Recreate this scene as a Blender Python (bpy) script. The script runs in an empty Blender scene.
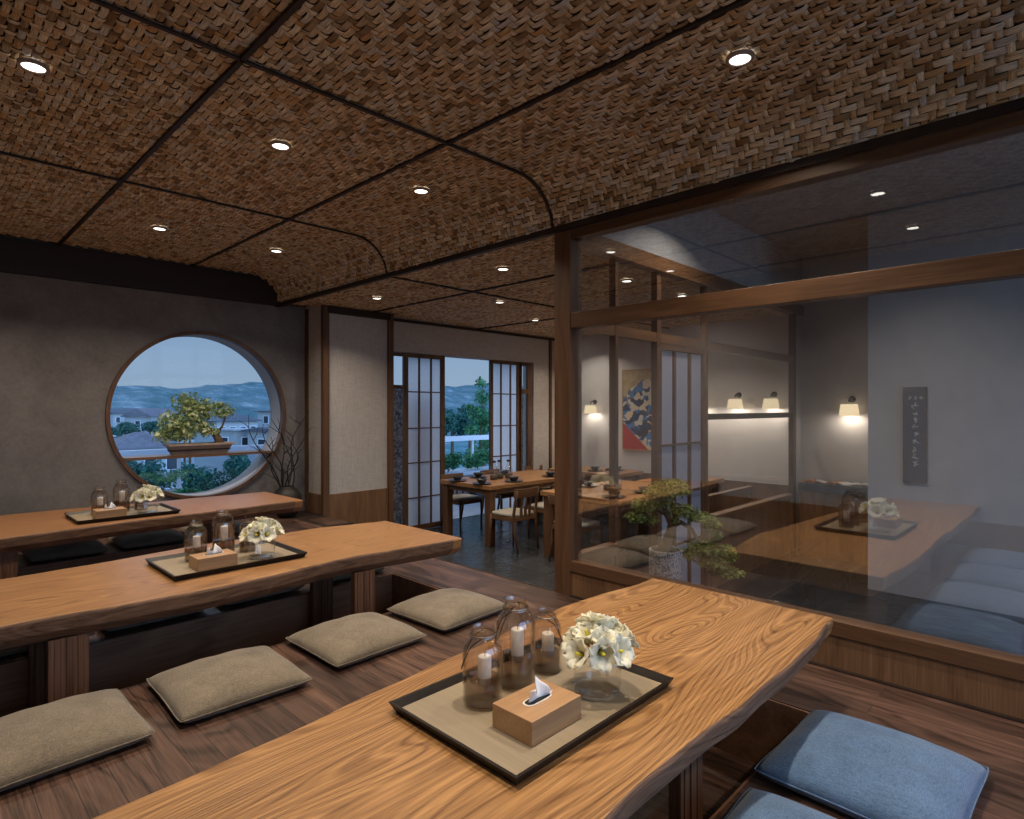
import bpy, bmesh, math, random
import numpy as np
from mathutils import Vector, Matrix
PI = math.pi
SC = bpy.context.scene
COL = SC.collection

# ------------------------------------------------------------------ camera
YAW = math.radians(45.7)
cam_d = bpy.data.cameras.new('camera'); cam = bpy.data.objects.new('camera', cam_d)
COL.objects.link(cam); SC.camera = cam
cam.location = (0, 0, 1.28)
cam.rotation_euler = (PI/2, 0, -YAW)
cam_d.sensor_width = 36; cam_d.lens = 600/1024*36; cam_d.shift_y = -1.5/1024
cam_d.clip_start = 0.02; cam_d.clip_end = 3000

# ------------------------------------------------------------------ view, sky, fill sun
SC.view_settings.view_transform = 'Standard'
try: SC.view_settings.look = 'None'
except Exception: pass
SC.view_settings.exposure = 0.0
SC.view_settings.gamma = 1.0
SC.view_settings.use_curve_mapping = False
SC.cycles.use_denoising = True
SC.cycles.max_bounces = 10
SC.cycles.diffuse_bounces = 5
SC.cycles.glossy_bounces = 4
SC.cycles.transparent_max_bounces = 24
SC.cycles.transmission_bounces = 8
SC.cycles.sample_clamp_indirect = 3.0
SC.cycles.caustics_reflective = False
SC.cycles.caustics_refractive = False

SOUTH_FILL = 6.2
W = bpy.data.worlds.new('dusk_sky'); SC.world = W; W.use_nodes = True
wt = W.node_tree; wt.nodes.clear()
wo = wt.nodes.new('ShaderNodeOutputWorld'); bg = wt.nodes.new('ShaderNodeBackground')
tc = wt.nodes.new('ShaderNodeTexCoord'); sx = wt.nodes.new('ShaderNodeSeparateXYZ'); rp = wt.nodes.new('ShaderNodeValToRGB')
wt.links.new(tc.outputs['Generated'], sx.inputs[0]); wt.links.new(sx.outputs[2], rp.inputs[0])
rp.color_ramp.elements[0].position = 0.0; rp.color_ramp.elements[0].color = (0.30, 0.41, 0.54, 1)
rp.color_ramp.elements[1].position = 0.6; rp.color_ramp.elements[1].color = (0.10, 0.21, 0.47, 1)
e = rp.color_ramp.elements.new(0.16); e.color = (0.215, 0.35, 0.56, 1)
wt.links.new(rp.outputs[0], bg.inputs[0])
glow = wt.nodes.new('ShaderNodeMapRange'); glow.interpolation_type = 'SMOOTHSTEP'      # sky behind the viewer brightened to fill the room through the south openings
wt.links.new(sx.outputs[1], glow.inputs[0]); glow.inputs[1].default_value = .1; glow.inputs[2].default_value = -.9; glow.inputs[3].default_value = 1.0; glow.inputs[4].default_value = SOUTH_FILL
low = wt.nodes.new('ShaderNodeMapRange'); wt.links.new(sx.outputs[2], low.inputs[0])            # below the horizon: dusky land
low.inputs[1].default_value = -.06; low.inputs[2].default_value = -.01; low.inputs[3].default_value = .3; low.inputs[4].default_value = 1.0
mul = wt.nodes.new('ShaderNodeMath'); mul.operation = 'MULTIPLY'; wt.links.new(glow.outputs[0], mul.inputs[0]); wt.links.new(low.outputs[0], mul.inputs[1])
wt.links.new(mul.outputs[0], bg.inputs[1])
wt.links.new(bg.outputs[0], wo.inputs[0])
sd = bpy.data.lights.new('fill_sun', 'SUN'); so = bpy.data.objects.new('fill_sun', sd); COL.objects.link(so)  # soft bluish sun added from the north to brighten the paper doors
sd.energy = 1.3; sd.color = (0.72, 0.85, 1.0); sd.angle = 1.0
so.rotation_euler = (math.radians(-52), 0, math.radians(8)); so.location = (2, 40, 30)
DOWNLIGHT_W = 28.0
WARM = (1.0, 0.85, 0.67)

# ------------------------------------------------------------------ node helper
class NT:
    def __init__(s, name):
        s.mat = bpy.data.materials.new(name); s.mat.use_nodes = True
        s.t = s.mat.node_tree; s.t.nodes.clear()
        s.out = s.t.nodes.new('ShaderNodeOutputMaterial')
    def n(s, typ, **kw):
        nd = s.t.nodes.new('ShaderNode'+typ)
        for k, v in kw.items(): setattr(nd, k, v)
        return nd
    def put(s, sock, v):
        if hasattr(v, 'is_output') or isinstance(v, bpy.types.NodeSocket): s.t.links.new(v, sock)
        else:
            try: sock.default_value = v
            except Exception:
                sock.default_value = tuple(v)+(1,) if len(v) == 3 else v
    def m(s, op, a, b=None, c=None):
        nd = s.n('Math', operation=op)
        for i, v in enumerate((a, b, c)):
            if v is not None: s.put(nd.inputs[i], v)
        return nd.outputs[0]
    def coord(s, kind='Object', scale=(1,1,1), rot=(0,0,0), loc=(0,0,0)):
        c = s.n('TexCoord'); mp = s.n('Mapping'); s.t.links.new(c.outputs[kind], mp.inputs[0])
        mp.inputs['Scale'].default_value = scale; mp.inputs['Rotation'].default_value = rot; mp.inputs['Location'].default_value = loc
        return mp.outputs[0]
    def noise(s, vec, scale=5, detail=3, rough=.5, dist=0, out=0):
        nd = s.n('TexNoise'); s.put(nd.inputs['Vector'], vec)
        nd.inputs['Scale'].default_value = scale; nd.inputs['Detail'].default_value = detail
        nd.inputs['Roughness'].default_value = rough; nd.inputs['Distortion'].default_value = dist
        return nd.outputs[out]
    def ramp(s, fac, stops, interp='LINEAR'):
        nd = s.n('ValToRGB'); s.put(nd.inputs[0], fac); cr = nd.color_ramp; cr.interpolation = interp
        while len(cr.elements) > 1: cr.elements.remove(cr.elements[-1])
        for i, (p, c) in enumerate(stops):
            el = cr.elements[0] if i == 0 else cr.elements.new(p)
            el.position = p; el.color = tuple(c)+(1,)
        return nd.outputs[0]
    def mix(s, fac, a, b, mode='MIX'):
        nd = s.n('Mix', data_type='RGBA', blend_type=mode)
        s.put(nd.inputs[0], fac); s.put(nd.inputs[6], a if not isinstance(a, tuple) else a+(1,)*(4-len(a))); s.put(nd.inputs[7], b if not isinstance(b, tuple) else b+(1,)*(4-len(b)))
        return nd.outputs[2]
    def bump(s, h, strength=.3, dist=.01):
        nd = s.n('Bump'); s.put(nd.inputs['Height'], h); nd.inputs['Strength'].default_value = strength; nd.inputs['Distance'].default_value = dist
        return nd.outputs[0]
    def pbsdf(s, color=(.5,.5,.5), rough=.5, normal=None, metal=0, spec=.5, emis=None, estr=0, trans=0, ior=1.45, sheen=0):
        nd = s.n('BsdfPrincipled')
        s.put(nd.inputs['Base Color'], color if not isinstance(color, tuple) else color+(1,)*(4-len(color)))
        s.put(nd.inputs['Roughness'], rough); nd.inputs['Metallic'].default_value = metal
        nd.inputs['Specular IOR Level'].default_value = spec; nd.inputs['IOR'].default_value = ior
        nd.inputs['Transmission Weight'].default_value = trans
        nd.inputs['Sheen Weight'].default_value = sheen
        if normal is not None: s.put(nd.inputs['Normal'], normal)
        if emis is not None:
            s.put(nd.inputs['Emission Color'], emis+(1,)); nd.inputs['Emission Strength'].default_value = estr
        return nd.outputs[0]
    def done(s, shader):
        s.t.links.new(shader, s.out.inputs[0]); return s.mat

def simple(name, color, rough=.5, metal=0, spec=.5, var=.12, scale=20, sheen=0):
    t = NT(name); v = t.coord('Object'); nz = t.noise(v, scale, 4)
    d = tuple(c*(1-var) for c in color); l = tuple(min(1, c*(1+var)) for c in color)
    col = t.ramp(nz, [(.3, d), (.7, l)])
    return t.done(t.pbsdf(col, rough, t.bump(nz, .08, .003), metal, spec, sheen=sheen))

def wood(name, dark, light, axis='X', rings=9.0, wob=6.0, rough=.42, plank=None, seed=0.0, contrast=1.0, size=1.0, kind='Object', bump=.15, spec=.4):
    """grain runs along axis; plank = (length, width) adds boards with the grain"""
    t = NT(name)
    rot = {'X': (0,0,0), 'Y': (0,0,-PI/2), 'Z': (0,PI/2,0)}[axis]
    base = t.coord(kind, rot=rot, loc=(seed, seed*.7, seed*.3))
    sep = t.n('SeparateXYZ'); t.put(sep.inputs[0], base)
    x, y, z = sep.outputs
    rnd = 0.0
    if plank:
        br = t.n('TexBrick'); br.offset = .37; br.offset_frequency = 2; br.squash = 1
        t.put(br.inputs['Vector'], base)
        br.inputs['Color1'].default_value = (0,0,0,1); br.inputs['Color2'].default_value = (1,1,1,1); br.inputs['Mortar'].default_value = (.5,.5,.5,1)
        br.inputs['Scale'].default_value = 1; br.inputs['Brick Width'].default_value = plank[0]; br.inputs['Row Height'].default_value = plank[1]
        br.inputs['Mortar Size'].default_value = .0012; br.inputs['Mortar Smooth'].default_value = .1; br.inputs['Bias'].default_value = 0
        rgb = t.n('RGBToBW'); t.put(rgb.inputs[0], br.outputs[0]); rnd = rgb.outputs[0]
    cmb = t.n('CombineXYZ')
    t.put(cmb.inputs[0], t.m('MULTIPLY', x, .45*size)); t.put(cmb.inputs[1], t.m('MULTIPLY', y, 2.2*size))
    t.put(cmb.inputs[2], t.m('ADD', t.m('MULTIPLY', z, 2.2*size), t.m('MULTIPLY', rnd, 37.0) if plank else 0.0))
    n1 = t.noise(cmb.outputs[0], 1.6, 2.0, .45, .25)
    ph = t.m('ADD', t.m('MULTIPLY', n1, wob*6.283), t.m('MULTIPLY', t.m('ADD', y, z), rings*2))
    s1 = t.m('ADD', t.m('MULTIPLY', t.m('SINE', ph), .5), .5)
    s2 = t.m('ADD', t.m('MULTIPLY', t.m('SINE', t.m('MULTIPLY', ph, 2.37)), .5), .5)
    fine = t.n('CombineXYZ')
    t.put(fine.inputs[0], t.m('MULTIPLY', x, 4*size)); t.put(fine.inputs[1], t.m('MULTIPLY', y, 130*size)); t.put(fine.inputs[2], t.m('MULTIPLY', z, 130*size))
    f = t.noise(fine.outputs[0], 1.0, 3, .65)
    s1 = t.m('POWER', s1, .5)
    g = t.m('ADD', t.m('MULTIPLY', s1, .25), t.m('MULTIPLY', s2, .12))
    g = t.m('ADD', g, t.m('MULTIPLY', f, .98))
    g = t.m('ADD', t.m('MULTIPLY', t.m('SUBTRACT', g, .68), contrast), .5)
    mid = tuple((a+b)/2 for a, b in zip(dark, light))
    col = t.ramp(g, [(.08, dark), (.5, mid), (.9, light)])
    bh = g
    if plank:
        sh = t.ramp(rnd, [(0, (.62,.62,.64)), (.5, (.95,.93,.92)), (1, (1.32,1.28,1.25))])
        col = t.mix(1.0, col, sh, 'MULTIPLY')
        col = t.mix(br.outputs['Fac'], col, (.012,.008,.006))
        bh = t.m('SUBTRACT', g, t.m('MULTIPLY', br.outputs['Fac'], 3))
    r = t.m('ADD', t.m('MULTIPLY', f, .18), rough-.09)
    return t.done(t.pbsdf(col, r, t.bump(bh, bump, .004), spec=spec))

def fabric(name, color, scale=420):
    t = NT(name); v = t.coord('Object')
    a = t.noise(t.coord('Object', scale=(1,.12,1)), scale, 2, .6); b = t.noise(t.coord('Object', scale=(.12,1,1)), scale, 2, .6)
    big = t.noise(v, 9, 3)
    w = t.m('ADD', t.m('MULTIPLY', a, .5), t.m('MULTIPLY', b, .5))
    f = t.m('ADD', t.m('MULTIPLY', w, .8), t.m('MULTIPLY', big, .2))
    col = t.ramp(f, [(.36, tuple(c*.55 for c in color)), (.5, color), (.64, tuple(min(1,c*1.5) for c in color))])
    return t.done(t.pbsdf(col, .95, t.bump(w, .5, .003), spec=.1, sheen=.25))

def glass_thin(name, tint=(.93,.95,.96), refl=.06, edge=1.0, rough=0.0, dark_edge=None):
    t = NT(name)
    tr = t.n('BsdfTransparent'); tr.inputs[0].default_value = tint+(1,)
    if dark_edge:
        lw = t.n('LayerWeight'); lw.inputs[0].default_value = .25
        t.put(tr.inputs[0], t.mix(t.m('POWER', lw.outputs['Facing'], 2.6), tint+(1,), dark_edge+(1,)))
    gl = t.n('BsdfGlossy'); gl.inputs['Roughness'].default_value = rough; gl.inputs[0].default_value = (1,1,1,1)
    fr = t.n('LayerWeight'); fr.inputs[0].default_value = .5
    fac = t.m('ADD', refl, t.m('MULTIPLY', t.m('POWER', fr.outputs['Facing'], 5.0), (1-refl)*edge))
    mx = t.n('MixShader'); t.put(mx.inputs[0], fac); t.t.links.new(tr.outputs[0], mx.inputs[1]); t.t.links.new(gl.outputs[0], mx.inputs[2])
    return t.done(mx.outputs[0])

def emit(name, color, strength):
    t = NT(name); em = t.n('Emission'); em.inputs[0].default_value = color+(1,); em.inputs[1].default_value = strength
    return t.done(em.outputs[0])

M = {}
def build_materials():
    M['elm_near'] = wood('elm_tabletop', (.115,.046,.015), (.45,.235,.088), 'X', rings=95, wob=38, rough=.42, contrast=1.35, size=.72, seed=1.3, bump=.25)
    M['elm_mid'] = wood('elm_tabletop_straight', (.12,.050,.018), (.42,.215,.085), 'X', rings=70, wob=24, rough=.40, contrast=1.1, seed=7.9)
    M['elm_back'] = wood('elm_tabletop_reddish', (.12,.050,.020), (.39,.19,.083), 'X', rings=70, wob=22, rough=.38, contrast=.8, seed=17.9)
    M['live_edge'] = wood('dark_live_edge', (.055,.027,.015), (.235,.125,.07), 'X', rings=30, wob=20, rough=.6, contrast=1.2, bump=.5)
    M['leg_wood'] = wood('ribbed_leg_wood', (.055,.024,.012), (.20,.095,.05), 'Z', rings=40, wob=1.5, rough=.5, contrast=1.3)
    M['floor_wood'] = wood('walnut_floorboards', (.017,.009,.007), (.150,.084,.060), 'Y', rings=22, wob=9, rough=.40, plank=(1.1,.105), contrast=1.35, spec=.35)
    M['pit_wood'] = wood('dark_walnut_panel', (.12,.056,.030), (.40,.205,.115), 'X', rings=8, wob=4, rough=.5, contrast=.9)
    M['oak_v'] = wood('oak_boards_upright', (.065,.030,.013), (.23,.122,.06), 'Z', rings=10, wob=3.5, rough=.5, contrast=.9)
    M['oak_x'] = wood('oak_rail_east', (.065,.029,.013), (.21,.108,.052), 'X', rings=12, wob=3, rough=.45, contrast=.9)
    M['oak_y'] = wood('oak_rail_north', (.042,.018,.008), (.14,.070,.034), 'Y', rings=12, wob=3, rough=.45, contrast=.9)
    M['oak_post'] = wood('oak_post', (.046,.020,.009), (.15,.074,.036), 'Z', rings=14, wob=2.5, rough=.5, contrast=.9)
    M['box_wood'] = wood('pale_walnut_box', (.24,.125,.055), (.50,.30,.155), 'X', rings=30, wob=2, rough=.4, contrast=.7)
    M['dark_trim'] = wood('dark_stained_trim', (.010,.006,.005), (.035,.02,.014), 'X', rings=12, wob=2, rough=.55)
    M['tray_frame'] = simple('blackened_wood', (.014,.010,.008), .4, spec=.3)
    M['tray_base'] = wood('tray_woven_base', (.20,.155,.10), (.36,.29,.20), 'Y', rings=10, wob=1.5, rough=.6, contrast=.6)
    # plaster
    t = NT('grey_brown_plaster'); v = t.coord('Object')
    n1 = t.noise(v, 1.7, 5, .6, .4); n2 = t.noise(v, 34, 4, .7)
    f = t.m('ADD', t.m('MULTIPLY', n1, .7), t.m('MULTIPLY', n2, .3))
    M['plaster'] = t.done(t.pbsdf(t.ramp(f, [(.3, (.11,.098,.096)), (.5, (.17,.153,.148)), (.7, (.235,.213,.204))]), .9, t.bump(n2, .25, .004), spec=.15))
    # pale wallpaper
    t = NT('linen_wallpaper'); v = t.coord('Object')
    a = t.noise(t.coord('Object', scale=(1,1,.05)), 160, 2); b = t.noise(t.coord('Object', scale=(.05,.05,1)), 160, 2)
    w = t.m('ADD', t.m('MULTIPLY', a, .5), t.m('MULTIPLY', b, .5))
    M['paper'] = t.done(t.pbsdf(t.ramp(w, [(.35, (.35,.32,.30)), (.65, (.48,.445,.42))]), .9, t.bump(w, .15, .002), spec=.1))
    M['white_wall'] = simple('off_white_paint', (.41,.405,.41), .9, spec=.1, var=.04, scale=6)
    M['warm_wall'] = simple('warm_white_paint', (.60,.57,.55), .9, spec=.1, var=.04, scale=6)
    M['grey_wall'] = simple('cool_grey_plaster', (.34,.35,.37), .9, spec=.1, var=.06, scale=5)
    # slate floor
    t = NT('dark_slate_tiles'); v = t.coord('Object')
    br = t.n('TexBrick'); t.put(br.inputs['Vector'], v); br.offset = .5
    for k, c in (('Color1', (.026,.028,.031)), ('Color2', (.040,.042,.046)), ('Mortar', (.012,.012,.013))): br.inputs[k].default_value = c+(1,)
    br.inputs['Scale'].default_value = 1; br.inputs['Brick Width'].default_value = 1.2; br.inputs['Row Height'].default_value = .6; br.inputs['Mortar Size'].default_value = .003
    nz = t.noise(t.coord('Object', scale=(1,1,1)), 5.5, 3, .5, .6)
    M['slate'] = t.done(t.pbsdf(br.outputs[0], t.m('ADD', t.m('MULTIPLY', nz, .25), .10), t.bump(nz, .5, .03), spec=.6))
    # woven ceiling strips
    t = NT('woven_rattan')
    g = t.n('NewGeometry'); ri = g.outputs['Random Per Island']
    uv = t.coord('UV')
    sp = t.n('SeparateXYZ'); t.put(sp.inputs[0], uv); cb = t.n('CombineXYZ')
    t.put(cb.inputs[0], t.m('MULTIPLY', sp.outputs[0], 1.6)); t.put(cb.inputs[1], t.m('MULTIPLY', sp.outputs[1], 11.0)); t.put(cb.inputs[2], t.m('MULTIPLY', ri, 500))
    fb = t.noise(cb.outputs[0], 1.0, 3, .6)
    c1 = t.ramp(ri, [(0, (.23,.13,.055)), (.2, (.45,.33,.20)), (.4, (.64,.49,.32)), (.55, (.50,.30,.13)), (.7, (.74,.60,.42)), (.85, (.52,.47,.42)), (1, (.80,.67,.47))])
    c2 = t.mix(1.0, c1, t.ramp(fb, [(.3, (.42,.40,.38)), (.55, (1.0,1.0,1.0)), (.75, (1.35,1.3,1.2))]), 'MULTIPLY')
    M['rattan'] = t.done(t.pbsdf(c2, .6, t.bump(fb, .4, .003), spec=.3))
    M['ceiling_back'] = simple('ceiling_backing', (.05,.03,.018), .9)
    # fabrics
    M['olive'] = fabric('olive_linen', (.185,.150,.108))
    M['blue'] = fabric('linen_sky_tint', (.085,.145,.245))  # blue sky light painted into the linen of the right-hand cushions
    M['slateblue'] = fabric('grey_blue_linen', (.12,.13,.14))
    M['seatpad'] = fabric('grey_seat_fabric', (.30,.27,.23))
    # glass
    M['partition_glass'] = glass_thin('reflective_partition_glass', (.94,.955,.98), .15)
    M['pane'] = glass_thin('window_pane_glass', (.975,.985,.99), .004)
    M['jar'] = glass_thin('smoky_jar_glass', (.94,.92,.90), .075, dark_edge=(.34,.30,.27))
    M['clear'] = glass_thin('clear_vase_glass', (.985,.985,.98), .07, dark_edge=(.42,.41,.38))
    M['water'] = glass_thin('vase_water', (.98,.98,.975), .01)
    M['smoke'] = glass_thin('dark_smoked_glass', (.58,.50,.44), .02)
    M['candle'] = simple('white_wax', (.72,.66,.60), .6, var=.03)
    M['gravel'] = simple('dark_gravel', (.06,.042,.03), .7, var=.5, scale=160)
    M['wire'] = simple('black_wire', (.01,.009,.008), .4, metal=.6)
    M['steel'] = simple('brushed_metal', (.30,.27,.24), .3, metal=1)
    M['tissue'] = simple('white_tissue', (.75,.76,.80), .8, var=.03)
    M['slot'] = simple('tissue_slot_dark', (.01,.01,.01), .8)
    M['slot_rim'] = simple('tissue_slot_rim', (.7,.68,.64), .4)
    # petals
    t = NT('cream_petals'); v = t.coord('Object'); nz = t.noise(v, 40, 3)
    p = t.pbsdf(t.ramp(nz, [(.3, (.88,.85,.66)), (.6, (.95,.94,.86))]), .6, spec=.2)
    tl = t.n('BsdfTranslucent'); tl.inputs[0].default_value = (.85,.82,.6,1)
    mx = t.n('MixShader'); mx.inputs[0].default_value = .35; t.t.links.new(p, mx.inputs[1]); t.t.links.new(tl.outputs[0], mx.inputs[2])
    M['petal'] = t.done(mx.outputs[0])
    M['stamen'] = simple('yellow_stamen', (.62,.55,.03), .6)
    M['stem'] = simple('green_stem', (.06,.075,.02), .6)
    M['twig'] = simple('dark_twig', (.012,.008,.007), .7)
    M['bark'] = simple('bonsai_bark', (.13,.075,.040), .85, var=.4, scale=60)
    M['soil'] = simple('dark_soil', (.03,.02,.013), .95, var=.4, scale=80)
    def leafmat(name, a, b, c):
        t = NT(name); g = t.n('NewGeometry')
        col = t.ramp(g.outputs['Random Per Island'], [(0, a), (.5, b), (1, c)])
        p = t.pbsdf(col, .55, spec=.3); tl = t.n('BsdfTranslucent'); t.put(tl.inputs[0], col)
        mx = t.n('MixShader'); mx.inputs[0].default_value = .3; t.t.links.new(p, mx.inputs[1]); t.t.links.new(tl.outputs[0], mx.inputs[2])
        return t.done(mx.outputs[0])
    M['leaf_olive'] = leafmat('olive_green_leaves', (.08,.11,.02), (.22,.26,.06), (.46,.48,.14))
    M['leaf_yellow'] = leafmat('yellow_green_leaves', (.10,.18,.07), (.36,.46,.18), (.88,.88,.58))
    M['leaf_teal'] = leafmat('blue_green_leaves', (.015,.075,.07), (.035,.14,.11), (.08,.24,.17))
    M['leaf_bright'] = leafmat('bright_green_leaves', (.01,.14,.07), (.03,.30,.13), (.08,.45,.20))
    M['leaf_fern'] = leafmat('fern_leaves', (.03,.13,.06), (.07,.26,.10), (.16,.42,.18))
    # stone
    t = NT('speckled_granite'); v = t.coord('Object'); vo = t.n('TexVoronoi'); t.put(vo.inputs['Vector'], v); vo.inputs['Scale'].default_value = 150
    bw = t.n('RGBToBW'); t.put(bw.inputs[0], vo.outputs['Color'])
    M['granite'] = t.done(t.pbsdf(t.ramp(bw.outputs[0], [(.2, (.09,.08,.075)), (.38, (.28,.255,.235)), (.6, (.44,.41,.38)), (.85, (.56,.53,.50))]), .75, t.bump(bw.outputs[0], .2, .002)))
    t = NT('dark_granite_slab'); v = t.coord('Object'); nz = t.noise(v, 60, 3, .7)
    M['dark_granite'] = t.done(t.pbsdf(t.ramp(nz, [(.4, (.015,.018,.022)), (.65, (.07,.075,.085))]), .3))
    t = NT('pebble_stone_cladding'); v = t.coord('Object', scale=(1,1,1)); vo = t.n('TexVoronoi'); t.put(vo.inputs['Vector'], v); vo.inputs['Scale'].default_value = 28
    bw = t.n('RGBToBW'); t.put(bw.inputs[0], vo.outputs['Color'])
    M['pebble'] = t.done(t.pbsdf(t.ramp(bw.outputs[0], [(.2, (.10,.11,.13)), (.5, (.25,.26,.29)), (.8, (.44,.45,.48))]), .8, t.bump(vo.outputs['Distance'], .6, .01)))
    # shoji paper
    t = NT('shoji_paper'); v = t.coord('Object'); nz = t.noise(v, 30, 3)
    col = t.ramp(nz, [(.3, (.78,.80,.84)), (.7, (.86,.88,.91))])
    d = t.n('BsdfDiffuse'); t.put(d.inputs[0], col); tl = t.n('BsdfTranslucent'); t.put(tl.inputs[0], col)
    mx = t.n('MixShader'); mx.inputs[0].default_value = .82; t.t.links.new(d.outputs[0], mx.inputs[1]); t.t.links.new(tl.outputs[0], mx.inputs[2])
    M['shoji'] = t.done(mx.outputs[0])
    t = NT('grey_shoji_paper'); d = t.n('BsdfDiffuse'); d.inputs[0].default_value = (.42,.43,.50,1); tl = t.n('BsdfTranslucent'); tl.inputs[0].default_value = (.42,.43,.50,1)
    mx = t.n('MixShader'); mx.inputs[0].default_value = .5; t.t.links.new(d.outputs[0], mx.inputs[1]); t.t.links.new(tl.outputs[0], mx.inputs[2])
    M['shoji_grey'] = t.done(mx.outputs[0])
    M['lens'] = emit('downlight_lens', (1.0, .93, .82), 4.0)
    M['lamp_shade'] = emit('sconce_shade_glow', (1.0, .76, .44), 1.2)
    M['bronze'] = simple('dark_bronze', (.016,.013,.011), .5, metal=.2)
    M['ring'] = simple('downlight_ring', (.30,.22,.18), .5, metal=.1)
    M['ceramic_dark'] = simple('charcoal_ceramic', (.035,.038,.045), .25)
    M['ceramic_brown'] = simple('brown_ceramic', (.07,.05,.04), .35)
    M['clay'] = simple('terracotta_tray_pot', (.36,.27,.21), .7, var=.2, scale=12)
    M['house_white'] = simple('house_render', (.40,.42,.43), .9, var=.05, scale=.4)
    M['roof_grey'] = simple('grey_roof_tiles', (.10,.115,.135), .85, var=.2, scale=2)
    M['roof_brown'] = simple('mauve_roof_tiles', (.16,.155,.175), .85, var=.2, scale=2)
    M['house_window'] = simple('dark_window_panes', (.03,.045,.06), .2)
    M['rail_white'] = simple('white_painted_metal', (.78,.80,.84), .4, var=.03)
    M['concrete'] = simple('pale_concrete', (.42,.45,.48), .8, var=.12, scale=4)
    t = NT('hazy_distant_valley'); v = t.coord('Object'); nz = t.noise(v, .05, 5, .65); n2 = t.noise(v, .35, 4, .7)  # teal distance haze is mixed into the valley colour
    f = t.m('ADD', t.m('MULTIPLY', nz, .6), t.m('MULTIPLY', n2, .4))
    M['valley'] = t.done(t.pbsdf(t.ramp(f, [(.35, (.06,.17,.18)), (.5, (.10,.24,.26)), (.58, (.18,.32,.34)), (.64, (.42,.48,.50))]), .95, spec=.05))
    t = NT('hazy_forested_hills'); v = t.coord('Object', scale=(1,.3,2.5)); nz = t.noise(v, .06, 7, .75)  # bluish haze of distance painted into the hill colour
    M['hill'] = t.done(t.pbsdf(t.ramp(nz, [(.38, (.075,.15,.155)), (.52, (.13,.21,.22)), (.60, (.20,.28,.29)), (.68, (.38,.42,.43))]), .95, spec=.05))
    # painting
    t = NT('abstract_wave_painting'); uvv = t.coord('Object'); sp = t.n('SeparateXYZ'); t.put(sp.inputs[0], uvv)
    y, z = sp.outputs[1], sp.outputs[2]
    ds = t.noise(uvv, 5, 3, .6, out=1)
    vv = t.mix(.16, uvv, ds)
    vo = t.n('TexVoronoi'); t.put(vo.inputs['Vector'], vv); vo.inputs['Scale'].default_value = 15
    bw = t.n('RGBToBW'); t.put(bw.inputs[0], vo.outputs['Color'])
    swirl = t.ramp(bw.outputs[0], [(0, (.02,.045,.12)), (.3, (.05,.20,.50)), (.42, (.62,.60,.52)), (.6, (.03,.03,.05)), (.68, (.66,.55,.36)), (.8, (.10,.16,.30)), (.9, (.30,.05,.03))], 'CONSTANT')
    e1 = t.m('ADD', z, t.m('MULTIPLY', y, .5)); e1 = t.m('ADD', e1, t.m('MULTIPLY', t.noise(uvv, 4, 2), .35))
    top = t.m('GREATER_THAN', e1, .66)
    low = t.m('LESS_THAN', t.m('SUBTRACT', t.m('ADD', z, t.m('MULTIPLY', y, -.9)), 0), -.60)
    tan = t.ramp(t.noise(uvv, 12, 3), [(.3, (.36,.26,.13)), (.7, (.50,.40,.24))])
    c = t.mix(top, swirl, tan); c = t.mix(low, c, (.42,.025,.02))
    M['painting'] = t.done(t.pbsdf(c, .7, spec=.2))
    M['plaque'] = simple('slate_blue_board', (.045,.052,.085), .5, var=.12)
    M['ink'] = simple('faded_pale_ink', (.70,.66,.62), .7)
    M['orange'] = simple('orange_cover', (.45,.15,.05), .6)
    M['page'] = simple('magazine_page', (.60,.58,.54), .7, var=.05)
build_materials()

# ------------------------------------------------------------------ mesh helpers
def bx(bm, x0, x1, y0, y1, z0, z1):
    vs = [bm.verts.new(p) for p in ((x0,y0,z0),(x1,y0,z0),(x1,y1,z0),(x0,y1,z0),(x0,y0,z1),(x1,y0,z1),(x1,y1,z1),(x0,y1,z1))]
    for f in ((0,3,2,1),(4,5,6,7),(0,1,5,4),(1,2,6,5),(2,3,7,6),(3,0,4,7)): bm.faces.new([vs[i] for i in f])
    return vs
def new(): return bmesh.new()
def box(*a):
    bm = new(); bx(bm, *a); return bm
def prism(bm, pts, axis, a, b):
    """pts: 2-D outline; extruded along axis from a to b"""
    def P(p, t): return {'X': (t,p[0],p[1]), 'Y': (p[0],t,p[1]), 'Z': (p[0],p[1],t)}[axis]
    A = [bm.verts.new(P(p, a)) for p in pts]; B = [bm.verts.new(P(p, b)) for p in pts]; n = len(pts)
    for i in range(n): bm.faces.new((A[i], A[(i+1)%n], B[(i+1)%n], B[i]))
    bm.faces.new(A[::-1]); bm.faces.new(B)
def tube(bm, path, rad, seg=10, cap=True):
    path = [Vector(p) for p in path]; rings = []; up = None
    for i, p in enumerate(path):
        d = (path[min(i+1, len(path)-1)] - path[max(i-1, 0)]).normalized()
        if up is None: up = d.orthogonal().normalized()
        s = (up - d*up.dot(d))
        s = s.normalized() if s.length > 1e-6 else d.orthogonal().normalized()
        up = s; t = d.cross(s); r = rad[i] if isinstance(rad, (list, tuple)) else rad
        rings.append([bm.verts.new(p + s*math.cos(2*PI*k/seg)*r + t*math.sin(2*PI*k/seg)*r) for k in range(seg)])
    for a, b in zip(rings, rings[1:]):
        for k in range(seg): bm.faces.new((a[k], a[(k+1)%seg], b[(k+1)%seg], b[k]))
    if cap: bm.faces.new(rings[0][::-1]); bm.faces.new(rings[-1])
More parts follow.
